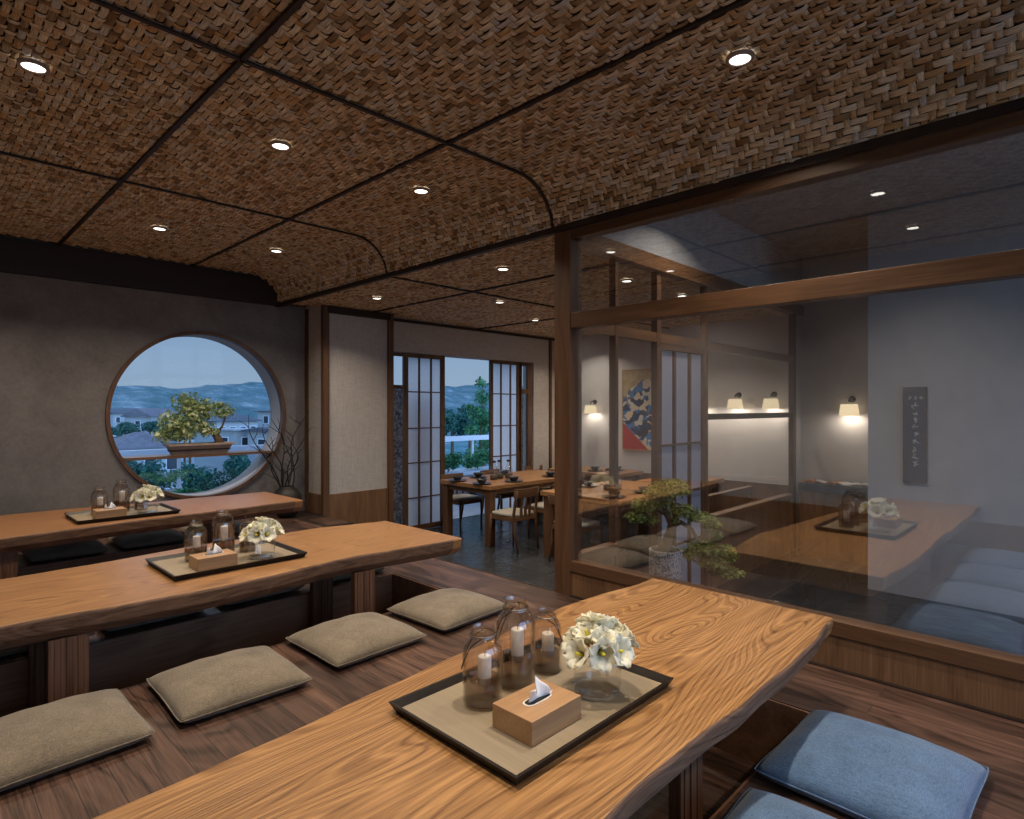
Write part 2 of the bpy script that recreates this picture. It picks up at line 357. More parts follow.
def lathe(bm, prof, cx=0, cy=0, seg=32, cap=True):
    rings = []
    for r, z in prof:
        rings.append([bm.verts.new((cx+r*math.cos(2*PI*k/seg), cy+r*math.sin(2*PI*k/seg), z)) for k in range(seg)])
    for a, b in zip(rings, rings[1:]):
        for k in range(seg): bm.faces.new((a[k], a[(k+1)%seg], b[(k+1)%seg], b[k]))
    if cap: bm.faces.new(rings[0][::-1]); bm.faces.new(rings[-1])
def obj(name, bm, mat, parent=None, smooth=False, bevel=0, loc=None):
    me = bpy.data.meshes.new(name)
    bmesh.ops.recalc_face_normals(bm, faces=bm.faces[:])
    bm.to_mesh(me); bm.free()
    if smooth:
        me.polygons.foreach_set('use_smooth', [True]*len(me.polygons))
    o = bpy.data.objects.new(name, me); COL.objects.link(o)
    me.materials.append(mat if not isinstance(mat, str) else M[mat])
    if parent is not None: o.parent = parent
    if loc is not None: o.location = loc
    if bevel:
        b = o.modifiers.new('bevel', 'BEVEL'); b.width = bevel; b.segments = 2; b.limit_method = 'ANGLE'
    return o
def npobj(name, V, F, mat, parent=None, uv=None, smooth=False, loc=None):
    me = bpy.data.meshes.new(name); n = F.shape[1]
    me.vertices.add(len(V)); me.vertices.foreach_set('co', V.astype(np.float32).ravel())
    me.loops.add(F.size); me.loops.foreach_set('vertex_index', F.astype(np.int32).ravel())
    me.polygons.add(len(F)); me.polygons.foreach_set('loop_start', np.arange(0, F.size, n, dtype=np.int32))
    me.polygons.foreach_set('loop_total', np.full(len(F), n, dtype=np.int32))
    if smooth: me.polygons.foreach_set('use_smooth', np.ones(len(F), bool))
    if uv is not None:
        l = me.uv_layers.new(name='UVMap'); l.data.foreach_set('uv', uv[F.ravel()].astype(np.float32).ravel())
    me.update(calc_edges=True); me.validate()
    o = bpy.data.objects.new(name, me); COL.objects.link(o); me.materials.append(M[mat])
    if parent is not None: o.parent = parent
    if loc is not None: o.location = loc
    return o
def tag(o, label, cat, group=None, kind=None):
    o['label'] = label; o['category'] = cat
    if group: o['group'] = group
    if kind: o['kind'] = kind
    return o
def thing(name, label, cat, loc=(0,0,0), rz=0, group=None):
    o = bpy.data.objects.new(name, None); COL.objects.link(o); o.empty_display_size = .05
    o.location = loc; o.rotation_euler = (0,0,rz)
    return tag(o, label, cat, group)
def struct(name, bm, mat, parent=None, label=None, bevel=0, smooth=False):
    o = obj(name, bm, mat, parent, bevel=bevel, smooth=smooth)
    if parent is None: o['kind'] = 'structure'
    if label: o['label'] = label
    return o
def sroot(name, label=None):
    o = bpy.data.objects.new(name, None); COL.objects.link(o); o['kind'] = 'structure'
    if label: o['label'] = label
    return o
def dup(root, loc, rz=None, label=None, group=None):
    def cp(o, par):
        c = o.copy(); COL.objects.link(c)
        if par is not None: c.parent = par
        for ch in [x for x in KIDS.get(o.name, [])]: KIDS.setdefault(c.name, []).append(cp(ch, c))
        return c
    KIDS.clear()
    for o in bpy.data.objects:
        if o.parent is not None: KIDS.setdefault(o.parent.name, []).append(o)
    r = cp(root, None); r.location = loc
    if rz is not None: r.rotation_euler = (0,0,rz)
    if label: r['label'] = label
    if group: r['group'] = group
    return r
KIDS = {}
rng = random.Random(4)

# dimensions (metres; platform top is z = 0)
XP = 3.2            # partition plane and platform edge
YW = 7.1            # round-window wall
YD = 6.92           # sliding-door wall
ZT = -.48           # tiled floor
ZH, ZL = 2.83, 2.51 # high and low ceilings
XWEST, YSOUTH = -.47, -2.6
XE = 8.3
PITS = [(.857,1.60),(3.18,3.925),(5.50,6.20)]
PX1 = 2.69
"""STRUCTURE"""
# ================================================================== platform floor with sunken pits
bm = new()
ys = [YSOUTH]
for a, b in PITS: ys += [a, b]
ys.append(YW)
for i in range(0, len(ys), 2): bx(bm, XWEST, PX1, ys[i], ys[i+1], -.6, 0)
bx(bm, PX1, XP, YSOUTH, YW, -.6, 0)
for i, (a, b) in enumerate(PITS): bx(bm, XWEST, PX1, a, b, -.6, -.31)
struct('floor', bm, 'floor_wood')
lin = new()
for a, b in PITS:                       # dark panelled linings of the pits
    bx(lin, XWEST, PX1, a, a+.012, -.31, -.004); bx(lin, XWEST, PX1, b-.012, b, -.31, -.004)
    bx(lin, PX1-.012, PX1, a+.012, b-.012, -.31, -.004)
struct('trim_1', lin, 'pit_wood')
struct('trim_2', box(XP-.002, XP+.012, 2.72, 5.85, -.6, .004), 'dark_trim')
# lower slate floor of the dining room and the private room
struct('floor_slate', box(XP+.012, XE+.3, YSOUTH, YD+.4, -.6, ZT), 'slate')
# ledge between platform and the panelled pier
struct('trim_3', box(3.30, 3.56, 6.02, 6.52, -.47, -.004), 'floor_wood')
b_ = new(); bx(b_, XP-.001, 3.30, 5.95, YW, -.47, -.001); bx(b_, 3.30, 3.56, 6.52, YW, -.47, -.001); bx(b_, 3.30, 3.56, 5.95, 6.02, -.47, -.001)
struct('trim_4', b_, 'dark_trim')
# ================================================================== walls
CX, CZ, R = 2.38, 1.20, .925
def wall_with_circle(y0, y1, x0, x1, z0, z1, cx, cz, r, seg=96):
    bm = new()
    for y in (y0, y1):
        pass
    ang = [2*PI*k/seg for k in range(seg)]
    def sq(a):
        c, s = math.cos(a), math.sin(a)
        t = min(((x1-cx) if c > 0 else (cx-x0))/max(abs(c),1e-9), ((z1-cz) if s > 0 else (cz-z0))/max(abs(s),1e-9))
        return cx+c*t, cz+s*t
    corners = [math.atan2(zz-cz, xx-cx) % (2*PI) for xx in (x0,x1) for zz in (z0,z1)]
    ang = sorted(set(ang+corners)); n = len(ang)
    V = {}
    for y in (y0, y1):
        V[y] = ([bm.verts.new((cx+r*math.cos(a), y, cz+r*math.sin(a))) for a in ang], [bm.verts.new((sq(a)[0], y, sq(a)[1])) for a in ang])
    for k in range(n):
        j = (k+1) % n
        for y in (y0, y1): bm.faces.new((V[y][0][k], V[y][0][j], V[y][1][j], V[y][1][k]))
        bm.faces.new((V[y0][0][k], V[y0][0][j], V[y1][0][j], V[y1][0][k]))
        bm.faces.new((V[y0][1][k], V[y0][1][j], V[y1][1][j], V[y1][1][k]))
    return bm
struct('wall_window', wall_with_circle(YW, YW+.06, XWEST-.2, 3.6, -.5, 3.3, CX, CZ, R), 'plaster')
struct('wall_window_outer', wall_with_circle(YW+.06, YW+.34, XWEST-.2, 3.6, -.5, 3.3, CX, CZ, R-.005), 'white_wall')
# the round window: oak ring, white reveal, pane, shelf board
w1 = sroot('window_1', 'round window with an oak ring and a shelf across it')
def ring(r0, r1, y0, y1, seg=96):
    bm = new()
    q = [[bm.verts.new((CX+r*math.cos(2*PI*k/seg), y, CZ+r*math.sin(2*PI*k/seg))) for k in range(seg)] for r, y in ((r0,y0),(r1,y0),(r1,y1),(r0,y1))]
    for a, b in zip(q, q[1:]+q[:1]):
        for k in range(seg): bm.faces.new((a[k], a[(k+1)%seg], b[(k+1)%seg], b[k]))
    return bm
struct('window_ring', ring(R-.034, R+.004, YW-.03, YW+.05), 'oak_post', w1, smooth=False)
struct('window_reveal', ring(R-.030, R-.004, YW+.05, YW+.34), 'white_wall', w1)
struct('window_pane', ring(.0, R-.03, YW+.30, YW+.308), 'pane', w1)
bm = new(); hw = math.sqrt((R-.045)**2-(.765-CZ)**2)
bx(bm, CX-hw, CX+hw, YW-.03, YW+.27, .740, .768)
struct('window_shelf', bm, 'oak_x', w1)
# west wall (beside the camera), south wall with a wide opening onto the evening sky
bm = new(); bx(bm, XWEST-.2, XWEST, YSOUTH-.2, YW, -.6, 3.3)
struct('wall_west', bm, 'grey_wall')
struct('baseboard_west', box(XWEST, XWEST+.015, YSOUTH, YW, 0, .23), 'oak_v')
bm = new()
bx(bm, XWEST, -.3, YSOUTH-.2, YSOUTH, -.6, 3.3); bx(bm, 3.1, 4.1, YSOUTH-.2, YSOUTH, -.6, 3.3); bx(bm, 6.4, XE+.3, YSOUTH-.2, YSOUTH, -.6, 3.3)
bx(bm, -.3, 3.1, YSOUTH-.2, YSOUTH, -.6, .15); bx(bm, -.3, 3.1, YSOUTH-.2, YSOUTH, 2.75, 3.3)
bx(bm, 4.1, 6.4, YSOUTH-.2, YSOUTH, -.6, .3); bx(bm, 4.1, 6.4, YSOUTH-.2, YSOUTH, 2.9, 3.3)
struct('wall_south', bm, 'grey_wall')
w2 = sroot('window_2', 'wide window behind the viewer')
bm = new()
for x in (-.3, .82, 1.95, 3.05): bx(bm, x, x+.05, YSOUTH-.12, YSOUTH-.06, .15, 2.75)
for z in (.15, 2.70): bx(bm, -.3, 3.1, YSOUTH-.12, YSOUTH-.06, z, z+.05)
struct('window_frame', bm, 'oak_post', w2); struct('window_pane', box(-.25, 3.05, YSOUTH-.095, YSOUTH-.09, .2, 2.70), 'pane', w2)
# header panel above window wall: dark curved beam following the cove
NP = 14
COVE = [(2.85+.35*math.sin(PI/2*k/NP), ZL+.32*math.cos(PI/2*k/NP)) for k in range(NP+1)]
prof = [(XWEST, ZH)] + COVE
bm = new(); prism(bm, [(XWEST, ZL)]+prof[:-1]+[(XP, ZL)], 'Y', YW-.05, YW)
struct('trim_5', bm, 'dark_trim')
# panelled pier right of the window
struct('wall_pier', box(3.6, 4.5, 6.64, YW+.3, ZT, ZL+.2), 'paper')
struct('wall_pier_side', box(3.575, 3.6, 6.64, YW+.1, ZT, ZL+.2), 'paper')
bm = new(); bx(bm, 3.60, 4.50, 6.62, 6.64, ZT, .235)
struct('baseboard_pier', bm, 'oak_v')
struct('baseboard_pier_side', box(3.558, 3.575, 6.64, 7.02, ZT, .235), 'oak_v')
for i, (a, b, c, d) in enumerate([(3.548,3.625,6.60,6.665),(4.47,4.545,6.60,6.665),(3.560,3.578,7.02,7.10)]):
    struct('trim_%d' % (6+i), box(a, b, c, d, ZT, ZL), 'oak_post')
struct('trim_9', box(3.60, 4.50, 6.60, 6.66, 2.425, ZL), 'dark_trim')
# door wall with opening
DX0, DX1, DZ = 4.66, 7.62, 2.06
bm = new()
bx(bm, 4.5, DX0, YD, YD+.25, ZT, ZL+.3); bx(bm, DX1, XE+.3, YD, YD+.25, ZT, ZL+.3); bx(bm, DX0, DX1, YD, YD+.25, DZ, ZL+.3)
struct('wall_doors', bm, 'paper')
struct('trim_10', box(4.545, XE, YD-.03, YD, ZL-.035, ZL), 'dark_trim')
struct('trim_11', box(8.02, 8.07, YD-.03, YD, ZT, ZL-.035), 'oak_post')
# east wall, its dado
struct('wall_east', box(XE, XE+.3, 2.75, YD, ZT, 3.3), 'warm_wall')
struct('baseboard_east', box(XE-.03, XE, 2.75, YD, ZT, .25), 'oak_v')
# private room walls
struct('wall_private_east', box(7.95, 8.3, YSOUTH, 2.75, ZT, 3.3), 'warm_wall')
struct('wall_private_pier', box(6.60, 7.95, YSOUTH, 1.60, ZT, 3.3), 'white_wall')
# ================================================================== ceilings
bm = new(); prism(bm, [(p[0], p[1]+.035) for p in prof]+[(XP, 3.3), (XWEST, 3.3)], 'Y', YSOUTH, YW)
struct('ceiling_high_backing', bm, 'ceiling_back')
struct('ceiling_low_backing', box(XP+.02, XE, 2.75, YW+.06, ZL+.03, ZL+.1), 'ceiling_back')
struct('ceiling_private', box(XP+.02, XE+.3, YSOUTH, 2.75, 3.18, 3.3), 'grey_wall')
struct('wall_private_header', box(XP+.03, XP+.1, YSOUTH, 2.75, ZL, 3.18), 'grey_wall')
struct('wall_private_north_header', box(XP+.1, 7.95, 2.66, 2.75, 2.56, 3.18), 'grey_wall')

def weave(name, arc, y0, y1, s=.034):
    """every strip of the basket weave is its own bowed ribbon; arc: list of (x, z) profile points"""
    A = np.array(arc, float); d = np.hypot(*(A[1:]-A[:-1]).T); L = np.concatenate([[0], np.cumsum(d)])
    NU, NV = int(L[-1]/s)+1, int((y1-y0)/s)+1
    ii, jj = np.meshgrid(np.arange(-3, NU+1), np.arange(-3, NV+1), indexing='ij'); ii = ii.ravel(); jj = jj.ravel()
    k = (jj-ii) % 3
    Hs = np.stack([ii[k==2], jj[k==2]], 1); Vs = np.stack([ii[k==0], jj[k==0]], 1)   # one-cell floats across, two-cell floats along y
    NT_, NC = 7, 4
    tt = np.linspace(0, 1, NT_); cc = np.linspace(0, 1, NC)
    T, C = np.meshgrid(tt, cc, indexing='ij'); T = T.ravel(); C = C.ravel()
    r = np.random.RandomState(7)
    out = []
    for S, hor in ((Hs, True), (Vs, False)):
        n = len(S); ln_ = 1. if hor else 2.; w = (.34 if hor else .37) + .09*r.rand(n, 1); off = .08*(r.rand(n, 1)-.5); skew = .16*(r.rand(n, 1)-.5); lift = .65+.7*r.rand(n, 1)
        along = -.16 + T[None]*(ln_+.32)
        across = .5 + off + (C[None]-.5)*2*w + skew*(T[None]-.5)
        dep = (np.abs(np.sin(PI*T))**.28)[None]*lift*(.0100 if not hor else .0085) + ((1-(2*C-1)**4)*.0045)[None] - .006
        if hor: U = (S[:, :1]+along)*s; Vv = (S[:, 1:]+across)*s
        else:   U = (S[:, :1]+across)*s; Vv = (S[:, 1:]+along)*s
        out.append((U, Vv, dep))
    U = np.concatenate([o[0] for o in out]); Vv = np.concatenate([o[1] for o in out]); D = np.concatenate([o[2] for o in out])
    keep = (U.min(1) > -.01) & (U.max(1) < L[-1]+.012) & (Vv.min(1) > -.01) & (Vv.max(1) < y1-y0+.012)
    U, Vv, D = U[keep], Vv[keep], D[keep]
    n = len(U); Uf = np.clip(U.ravel(), 0, L[-1])
    X = np.interp(Uf, L, A[:, 0]); Z = np.interp(Uf, L, A[:, 1])
    tx = np.interp(Uf+.01, L, A[:, 0])-np.interp(Uf-.01, L, A[:, 0]); tz = np.interp(Uf+.01, L, A[:, 1])-np.interp(Uf-.01, L, A[:, 1])
    ln = np.hypot(tx, tz); nx, nz = tz/ln, -tx/ln          # towards the room (down and west)
    Df = D.ravel()
    P = np.stack([X+nx*Df, y0+np.clip(Vv.ravel(), 0, y1-y0), Z+nz*Df], 1)
    q = []
    for a in range(NT_-1):
        for b in range(NC-1):
            q.append([a*NC+b, (a+1)*NC+b, (a+1)*NC+b+1, a*NC+b+1])
    q = np.array(q); F = (q[None]+(np.arange(n)*NT_*NC)[:, None, None]).reshape(-1, 4)
    uv = np.tile(np.stack([T, C], 1), (n, 1))
    o = npobj(name, P, F, 'rattan', uv=uv, smooth=True); o['kind'] = 'structure'
    return o
fine = [(XWEST, ZH+.012)] + [(2.85+(.35)*math.sin(PI/2*k/40), ZL+(.332)*math.cos(PI/2*k/40)) for k in range(41)]
weave('ceiling', fine, -1.3, YW-.05)
weave('ceiling_low', [(XP+.03, ZL+.012), (XE, ZL+.012)], 2.76, YD-.03)
# dark joint strips
n = 12
def along_profile(y, wd, dp=.010):
    bm = new(); P = [(XWEST, ZH)]+COVE
    pts = P + [(p[0]-.0*dp, p[1]-dp) for p in P[::-1]]
    P2 = []
    for i, p in enumerate(P):
        a = P[max(i-1,0)]; b = P[min(i+1,len(P)-1)]; tx, tz = b[0]-a[0], b[1]-a[1]; l = math.hypot(tx, tz)
        P2.append((p[0]+tz/l*dp, p[1]-tx/l*dp))
    A = [[bm.verts.new((q[0], yy, q[1])) for q in L_] for L_ in (P, P2) for yy in (y-wd/2, y+wd/2)]
    for i in range(len(P)-1):
        for a, b in ((0,1),(1,3),(3,2),(2,0)): bm.faces.new((A[a][i], A[a][i+1], A[b][i+1], A[b][i]))
    return bm
for y in (2.72, 4.75):
    struct('trim_%d' % n, along_profile(y, .022), 'dark_trim'); n += 1
for x in (-.1, 1.07, 2.245):
    struct('trim_%d' % n, box(x-.011, x+.011, -1.3, YW-.05, ZH-.010, ZH+.01), 'dark_trim'); n += 1
struct('trim_%d' % n, box(XP-.012, XP+.03, -1.3, YW, ZL-.012, ZL+.03), 'dark_trim'); n += 1
struct('trim_%d' % n, box(4.24, 4.262, 2.76, YD-.03, ZL-.010, ZL+.012), 'dark_trim'); n += 1
struct('trim_%d' % n, box(6.3, 6.322, 2.76, YD-.03, ZL-.010, ZL+.012), 'dark_trim'); n += 1
struct('trim_%d' % n, box(XP+.03, XE, 4.72, 4.742, ZL-.010, ZL+.012), 'dark_trim'); n += 1
# ================================================================== main glass partition (along X = XP)
GP0, GP1 = YSOUTH, 2.57
part = sroot('partition_west', 'oak and glass partition between platform and private room')
struct('corner_post', box(XP, XP+.13, 2.57, 2.71, ZT, ZL-.012), 'oak_post', part, bevel=.003)
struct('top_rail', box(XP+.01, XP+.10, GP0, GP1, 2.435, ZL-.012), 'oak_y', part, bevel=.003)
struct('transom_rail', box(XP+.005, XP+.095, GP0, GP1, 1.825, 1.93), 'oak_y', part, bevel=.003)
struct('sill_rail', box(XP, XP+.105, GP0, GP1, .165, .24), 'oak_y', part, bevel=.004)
struct('lower_panel', box(XP+.012, XP+.09, GP0, GP1, ZT, .165), 'oak_v', part)
struct('metal_bead', box(XP+.004, XP+.012, GP0, 2.57, 2.496, 2.4995), 'steel', part)
struct('base_strip', box(XP-.012, XP+.012, GP0, GP1, -.004, .008), 'dark_trim', part)
struct('glass_pane', box(XP+.046, XP+.054, GP0, GP1, .24, 1.825), 'partition_glass', part)
struct('glass_pane', box(XP+.046, XP+.054, GP0, GP1, 1.93, 2.435), 'partition_glass', part)
# north partition of the private room (along Y = 2.66)
pn = sroot('partition_north', 'oak and glass partition between private room and dining room')
Y0, Y1 = 2.67, 2.73
for a, b in ((3.882,3.925),(4.498,4.565),(5.375,5.43),(7.68,7.775)):
    struct('post', box(a, b, Y0, Y1, ZT, 2.56), 'oak_post', pn, bevel=.003)
struct('wall_strip', box(7.775, 7.95, Y0+.01, Y1-.01, ZT, 2.56), 'white_wall', pn)
struct('ceiling_beam', box(XP+.13, 7.95, Y0-.03, Y1+.02, 2.44, 2.56), 'oak_x', pn)
struct('transom_rail', box(XP+.13, 3.882, Y0+.005, Y1-.005, 1.84, 1.92), 'oak_x', pn)
struct('transom_rail', box(3.925, 7.68, Y0+.005, Y1-.005, 1.84, 1.92), 'oak_x', pn)
struct('sill_rail', box(XP+.13, 3.882, Y0-.02, Y1, .15, .235), 'oak_x', pn, bevel=.003)
struct('lower_panel', box(XP+.13, 3.882, Y0+.01, Y1-.01, ZT, .15), 'oak_v', pn)
struct('sill_rail', box(5.43, 7.585, Y0-.03, Y1, .20, .24), 'oak_x', pn, bevel=.003)
struct('lower_panel', box(5.43, 7.60, Y0+.01, Y1-.01, ZT, .20), 'oak_v', pn)
struct('glass_pane', box(XP+.13, 3.882, 2.697, 2.703, .235, 1.84), 'pane', pn)
struct('glass_pane', box(5.43, 7.68, 2.697, 2.703, .24, 1.84), 'pane', pn)
struct('glass_pane', box(XP+.13, 7.68, 2.697, 2.703, 1.92, 2.44), 'pane', pn)
struct('cross_rail', box(5.43, 7.68, 2.68, 2.72, 1.165, 1.225), 'dark_trim', pn)
# ================================================================== sliding doors
def shoji(name, x0, x1, y0, z0, z1, cols, rows, label, st=.075, paper='shoji', rail=.055, mull=.022, bot=.07, solid=None):
    r = sroot(name, label)
    bm = new(); y1 = y0+.04
    bx(bm, x0, x0+st, y0, y1, z0, z1); bx(bm, x1-st, x1, y0, y1, z0, z1)
    bx(bm, x0+st, x1-st, y0, y1, z1-rail, z1); bx(bm, x0+st, x1-st, y0, y1, z0, z0+bot)
    struct('door_frame', bm, 'oak_post', r)
    bm = new()
    for c in cols: bx(bm, c-mull/2, c+mull/2, y0+.004, y1-.012, z0+bot, z1-rail)
    for q in rows: bx(bm, x0+st, x1-st, y0+.006, y1-.014, q-.009, q+.009)
    struct('door_lattice', bm, 'oak_post', r)
    struct('door_paper', box(x0+st, x1-st, y1-.012, y1-.009, z0+bot, z1-rail), paper, r)
    return r
RW = (1.51,.99,.495,-.005)
shoji('door_1', 4.97, 5.71, YD+.05, ZT+.01, 2.055, (5.245,5.46), RW, 'sliding lattice paper screen left of the opening')
shoji('door_2', 6.65, 7.33, YD+.05, ZT+.01, 2.055, (6.90,7.12), RW, 'sliding lattice paper screen right of the opening', st=.06)
d3 = sroot('door_3', 'narrow framed glass leaf at the right end of the opening')
bm = new(); bx(bm, 7.33, 7.36, YD+.02, YD+.05, ZT, 2.05); bx(bm, 7.50, 7.60, YD+.02, YD+.07, ZT, 2.05); bx(bm, 7.34, 7.50, YD+.02, YD+.05, 1.99, 2.05); bx(bm, 7.34, 7.50, YD+.02, YD+.05, 1.52, 1.60)
struct('door_frame', bm, 'oak_post', d3); struct('door_pane', box(7.34, 7.50, YD+.03, YD+.035, ZT, 1.99), 'pane', d3)
d4 = sroot('door_4', 'narrow framed glass leaf at the left end of the opening')
bm = new(); bx(bm, 4.66, 4.70, YD+.02, YD+.05, ZT, 2.05); bx(bm, 4.70, 4.97, YD+.02, YD+.05, 2.0, 2.05); bx(bm, 4.70, 4.97, YD+.02, YD+.05, 1.55, 1.60)
struct('door_frame', bm, 'oak_post', d4); struct('door_pane', box(4.70, 4.97, YD+.03, YD+.035, ZT, 2.0), 'pane', d4)
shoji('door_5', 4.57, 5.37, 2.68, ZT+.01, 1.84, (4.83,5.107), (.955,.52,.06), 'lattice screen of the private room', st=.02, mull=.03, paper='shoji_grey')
struct('column_left', box(4.95, 5.5, 7.42, 7.75, ZT, 1.62), 'pebble')
struct('column_right', box(7.95, 8.6, 7.50, 7.85, ZT, 1.62), 'pebble')
"""OBJECTS"""
# ================================================================== low slab tables (live edge)
def slab(x0, x1, yf, yb, z0, z1, seed, nx=48):
    """yf(x), yb(x): front and back top edges"""
    bm = new(); r = random.Random(seed)
    ph = [r.uniform(0, 6.28) for _ in range(6)]
    def wob(x, k): return .006*math.sin(3.1*x+ph[k])+.005*math.sin(7.7*x+ph[k+1])+.003*math.sin(17*x+ph[k+2])
    zs = [(z1, 0.0), (z1-.012, .006), (z0+.045, -.006), (z0, -.05)]
    cols = []
    for i in range(nx+1):
        x = x0+(x1-x0)*i/nx; f = yf(x)+wob(x, 0); b = yb(x)+wob(x, 3)
        ring_ = [bm.verts.new((x+(.012*math.sin(9*(f+b)/2+ph[0]) if i == nx else 0), f-o, z)) for z, o in zs] + [bm.verts.new((x, b+o, z)) for z, o in zs[::-1]]
        cols.append(ring_)
    m = len(cols[0])
    for a, b in zip(cols, cols[1:]):
        for k in range(m): bm.faces.new((a[k], b[k], b[(k+1)%m], a[(k+1)%m]))
    bm.faces.new(cols[0]); bm.faces.new(cols[-1][::-1])
    return bm
def lerp(pts):
    def f(x):
        for (xa, ya), (xb, yb) in zip(pts, pts[1:]):
            if x <= xb or (xb, yb) == pts[-1]: 
                t = (x-xa)/(xb-xa); t2 = min(max(t, 0), 1); t2 = t2*t2*(3-2*t2); return ya+(yb-ya)*t2
    return f
TABLES = [
    ('low_table', 'long live-edge wooden low table nearest the viewer, swirling grain', 'elm_near', [(-.5,.77),(1.2,.785),(2.2,.777),(2.8,.825)], [(-.5,1.55),(.5,1.60),(1.2,1.66),(2.2,1.74),(2.8,1.70)], 2.81, PITS[0], 11),
    ('low_table', 'middle one of the three long wooden low tables, its end pointing at the doors', 'elm_mid', [(-.5,3.30),(.3,3.25),(1.1,3.18),(1.9,3.25),(2.74,3.16)], [(-.5,4.14),(.4,4.14),(1.5,4.25),(2.2,4.20),(2.74,4.10)], 2.74, PITS[1], 23),
    ('low_table', 'farthest long wooden low table, against the round-window wall', 'elm_back', [(-.5,5.48),(.5,5.46),(1.6,5.55),(2.76,5.60)], [(-.5,6.60),(.7,6.62),(2.0,6.50),(2.78,6.44)], 2.78, PITS[2], 37)]
TZ = .375
for nm, lab, mt, F, B, xe, pit, sd_ in TABLES:
    t = thing(nm, lab, 'low table', (0, 0, 0), group='long low tables over the sunken pits')
    o = obj('tabletop', slab(XWEST+.005, xe, lerp(F), lerp(B), TZ-.115, TZ, sd_), mt, t, bevel=.004)
    o.data.materials.append(M['live_edge'])
    for p in o.data.polygons:
        if abs(p.normal.z) < .8 and p.center.x < xe-.05: p.material_index = 1
    yc = (pit[0]+pit[1])/2
    for xc in ((.40, 1.83) if pit is PITS[0] else (.535, 2.045)):
        for yy in (yc-.25, yc+.28):
            bm = new()
            k = 7; w = .15/k
            for i in range(k):          # ribbed upright panel
                bx(bm, xc-.075+i*w+.0012, xc-.075+(i+1)*w-.0012, yy-.022-.003*(i%2), yy+.022+.003*(i%2), -.31, TZ-.115)
            bx(bm, xc-.073, xc+.073, yy-.019, yy+.019, -.31, TZ-.115)
            obj('leg', bm, 'leg_wood', t)
        obj('crossbeam', box(xc-.03, xc+.105, yc-.225, yc+.255, TZ-.148, TZ-.115), 'leg_wood', t, bevel=.003)

# ================================================================== floor cushions
def cushion_bm(w=.57, d=.56, h=.10, n=22):
    bm = new(); V = {}
    for s in (1, -1):
        for i in range(n+1):
            for j in range(n+1):
                u = i/n*2-1; v = j/n*2-1
                if s == -1 and (i in (0, n) or j in (0, n)): V[s, i, j] = V[1, i, j]; continue
                pin = 1-.035*(1-v*v)*abs(u)**3-.035*abs(u*v)**6; pin2 = 1-.035*(1-u*u)*abs(v)**3-.035*abs(u*v)**6
                prof = (max(0, 1-abs(u)**2.6)*max(0, 1-abs(v)**2.6))**.55
                z = h*(.34+(.66*prof if s == 1 else -.34*prof**.35))
                z += .0025*math.sin(11*u+5*v)*prof*(s == 1)
                V[s, i, j] = bm.verts.new((u*w/2*pin, v*d/2*pin2, z))
    for s in (1, -1):
        for i in range(n):
            for j in range(n):
                q = [V[s,i,j], V[s,i+1,j], V[s,i+1,j+1], V[s,i,j+1]]
                bm.faces.new(q if s == 1 else q[::-1])
    return bm
def cushion(mat, label, group, x, y, rz, w=.565, d=.545, h=.105):
    t = thing('floor_cushion', label, 'cushion', (x, y, 0.001), rz, group)
    obj('cushion_cover', cushion_bm(w, d, h), mat, t, smooth=True)
    n = 22; path = []
    for k in range(4*n+1):
        e_, i = divmod(k % (4*n), n); u = i/n*2-1
        a, b = [(u,-1),(1,u),(-u,1),(-1,-u)][e_]
        path.append((a*w/2*(1-.035*(1-b*b)*abs(a)**3-.035*abs(a*b)**6), b*d/2*(1-.035*(1-a*a)*abs(b)**3-.035*abs(a*b)**6), h*.34))
    bm = new(); tube(bm, path, .0028, 6); obj('piping', bm, mat, t, smooth=True)
    return t
GM = 'olive cushions between the near and middle tables'
c0 = cushion('olive', 'olive grey floor cushion at the left edge, nearest the ribbed table leg', GM, .41, 2.84, .02)
dup(c0, (1.065, 2.85, .001), -.03, 'olive grey floor cushion, second from the left in front of the middle table')
dup(c0, (1.745, 2.885, .001), .02, 'olive grey floor cushion, third from the left in front of the middle table')
dup(c0, (2.40, 2.895, .001), .05, 'olive grey floor cushion beside the end wall of the middle pit')
for x, w_ in ((.46,'leftmost'), (1.085,'second from left'), (1.72,'third from left'), (2.40,'rightmost')):
    dup(c0, (x, 4.24, .001), 0, '%s floor cushion in shadow behind the middle table' % w_, 'cushions behind the middle table')
for x, w_ in ((1.03,'left'), (1.68,'middle'), (2.30,'right')):
    dup(c0, (x, 6.50, .001), 0, 'dark floor cushion seen under the back table by the window wall, %s one' % w_, 'cushions at the window wall')
GR = 'cushions painted with blue sky light, in front of the near table'
b0 = cushion('blue', 'large floor cushion painted with blue sky light, at the lower right, beside the pit end', GR, 2.335, .555, -.02, .60, .58, .12)
dup(b0, (1.66, .52, .001), .03, 'floor cushion painted with blue sky light, cut off by the bottom edge of the photo')
for x, w_ in ((.98,'nearer'), (.3,'farther')): dup(b0, (x, .52, .001), 0, 'floor cushion painted with blue sky light, seen only reflected in the glass, %s one' % w_)

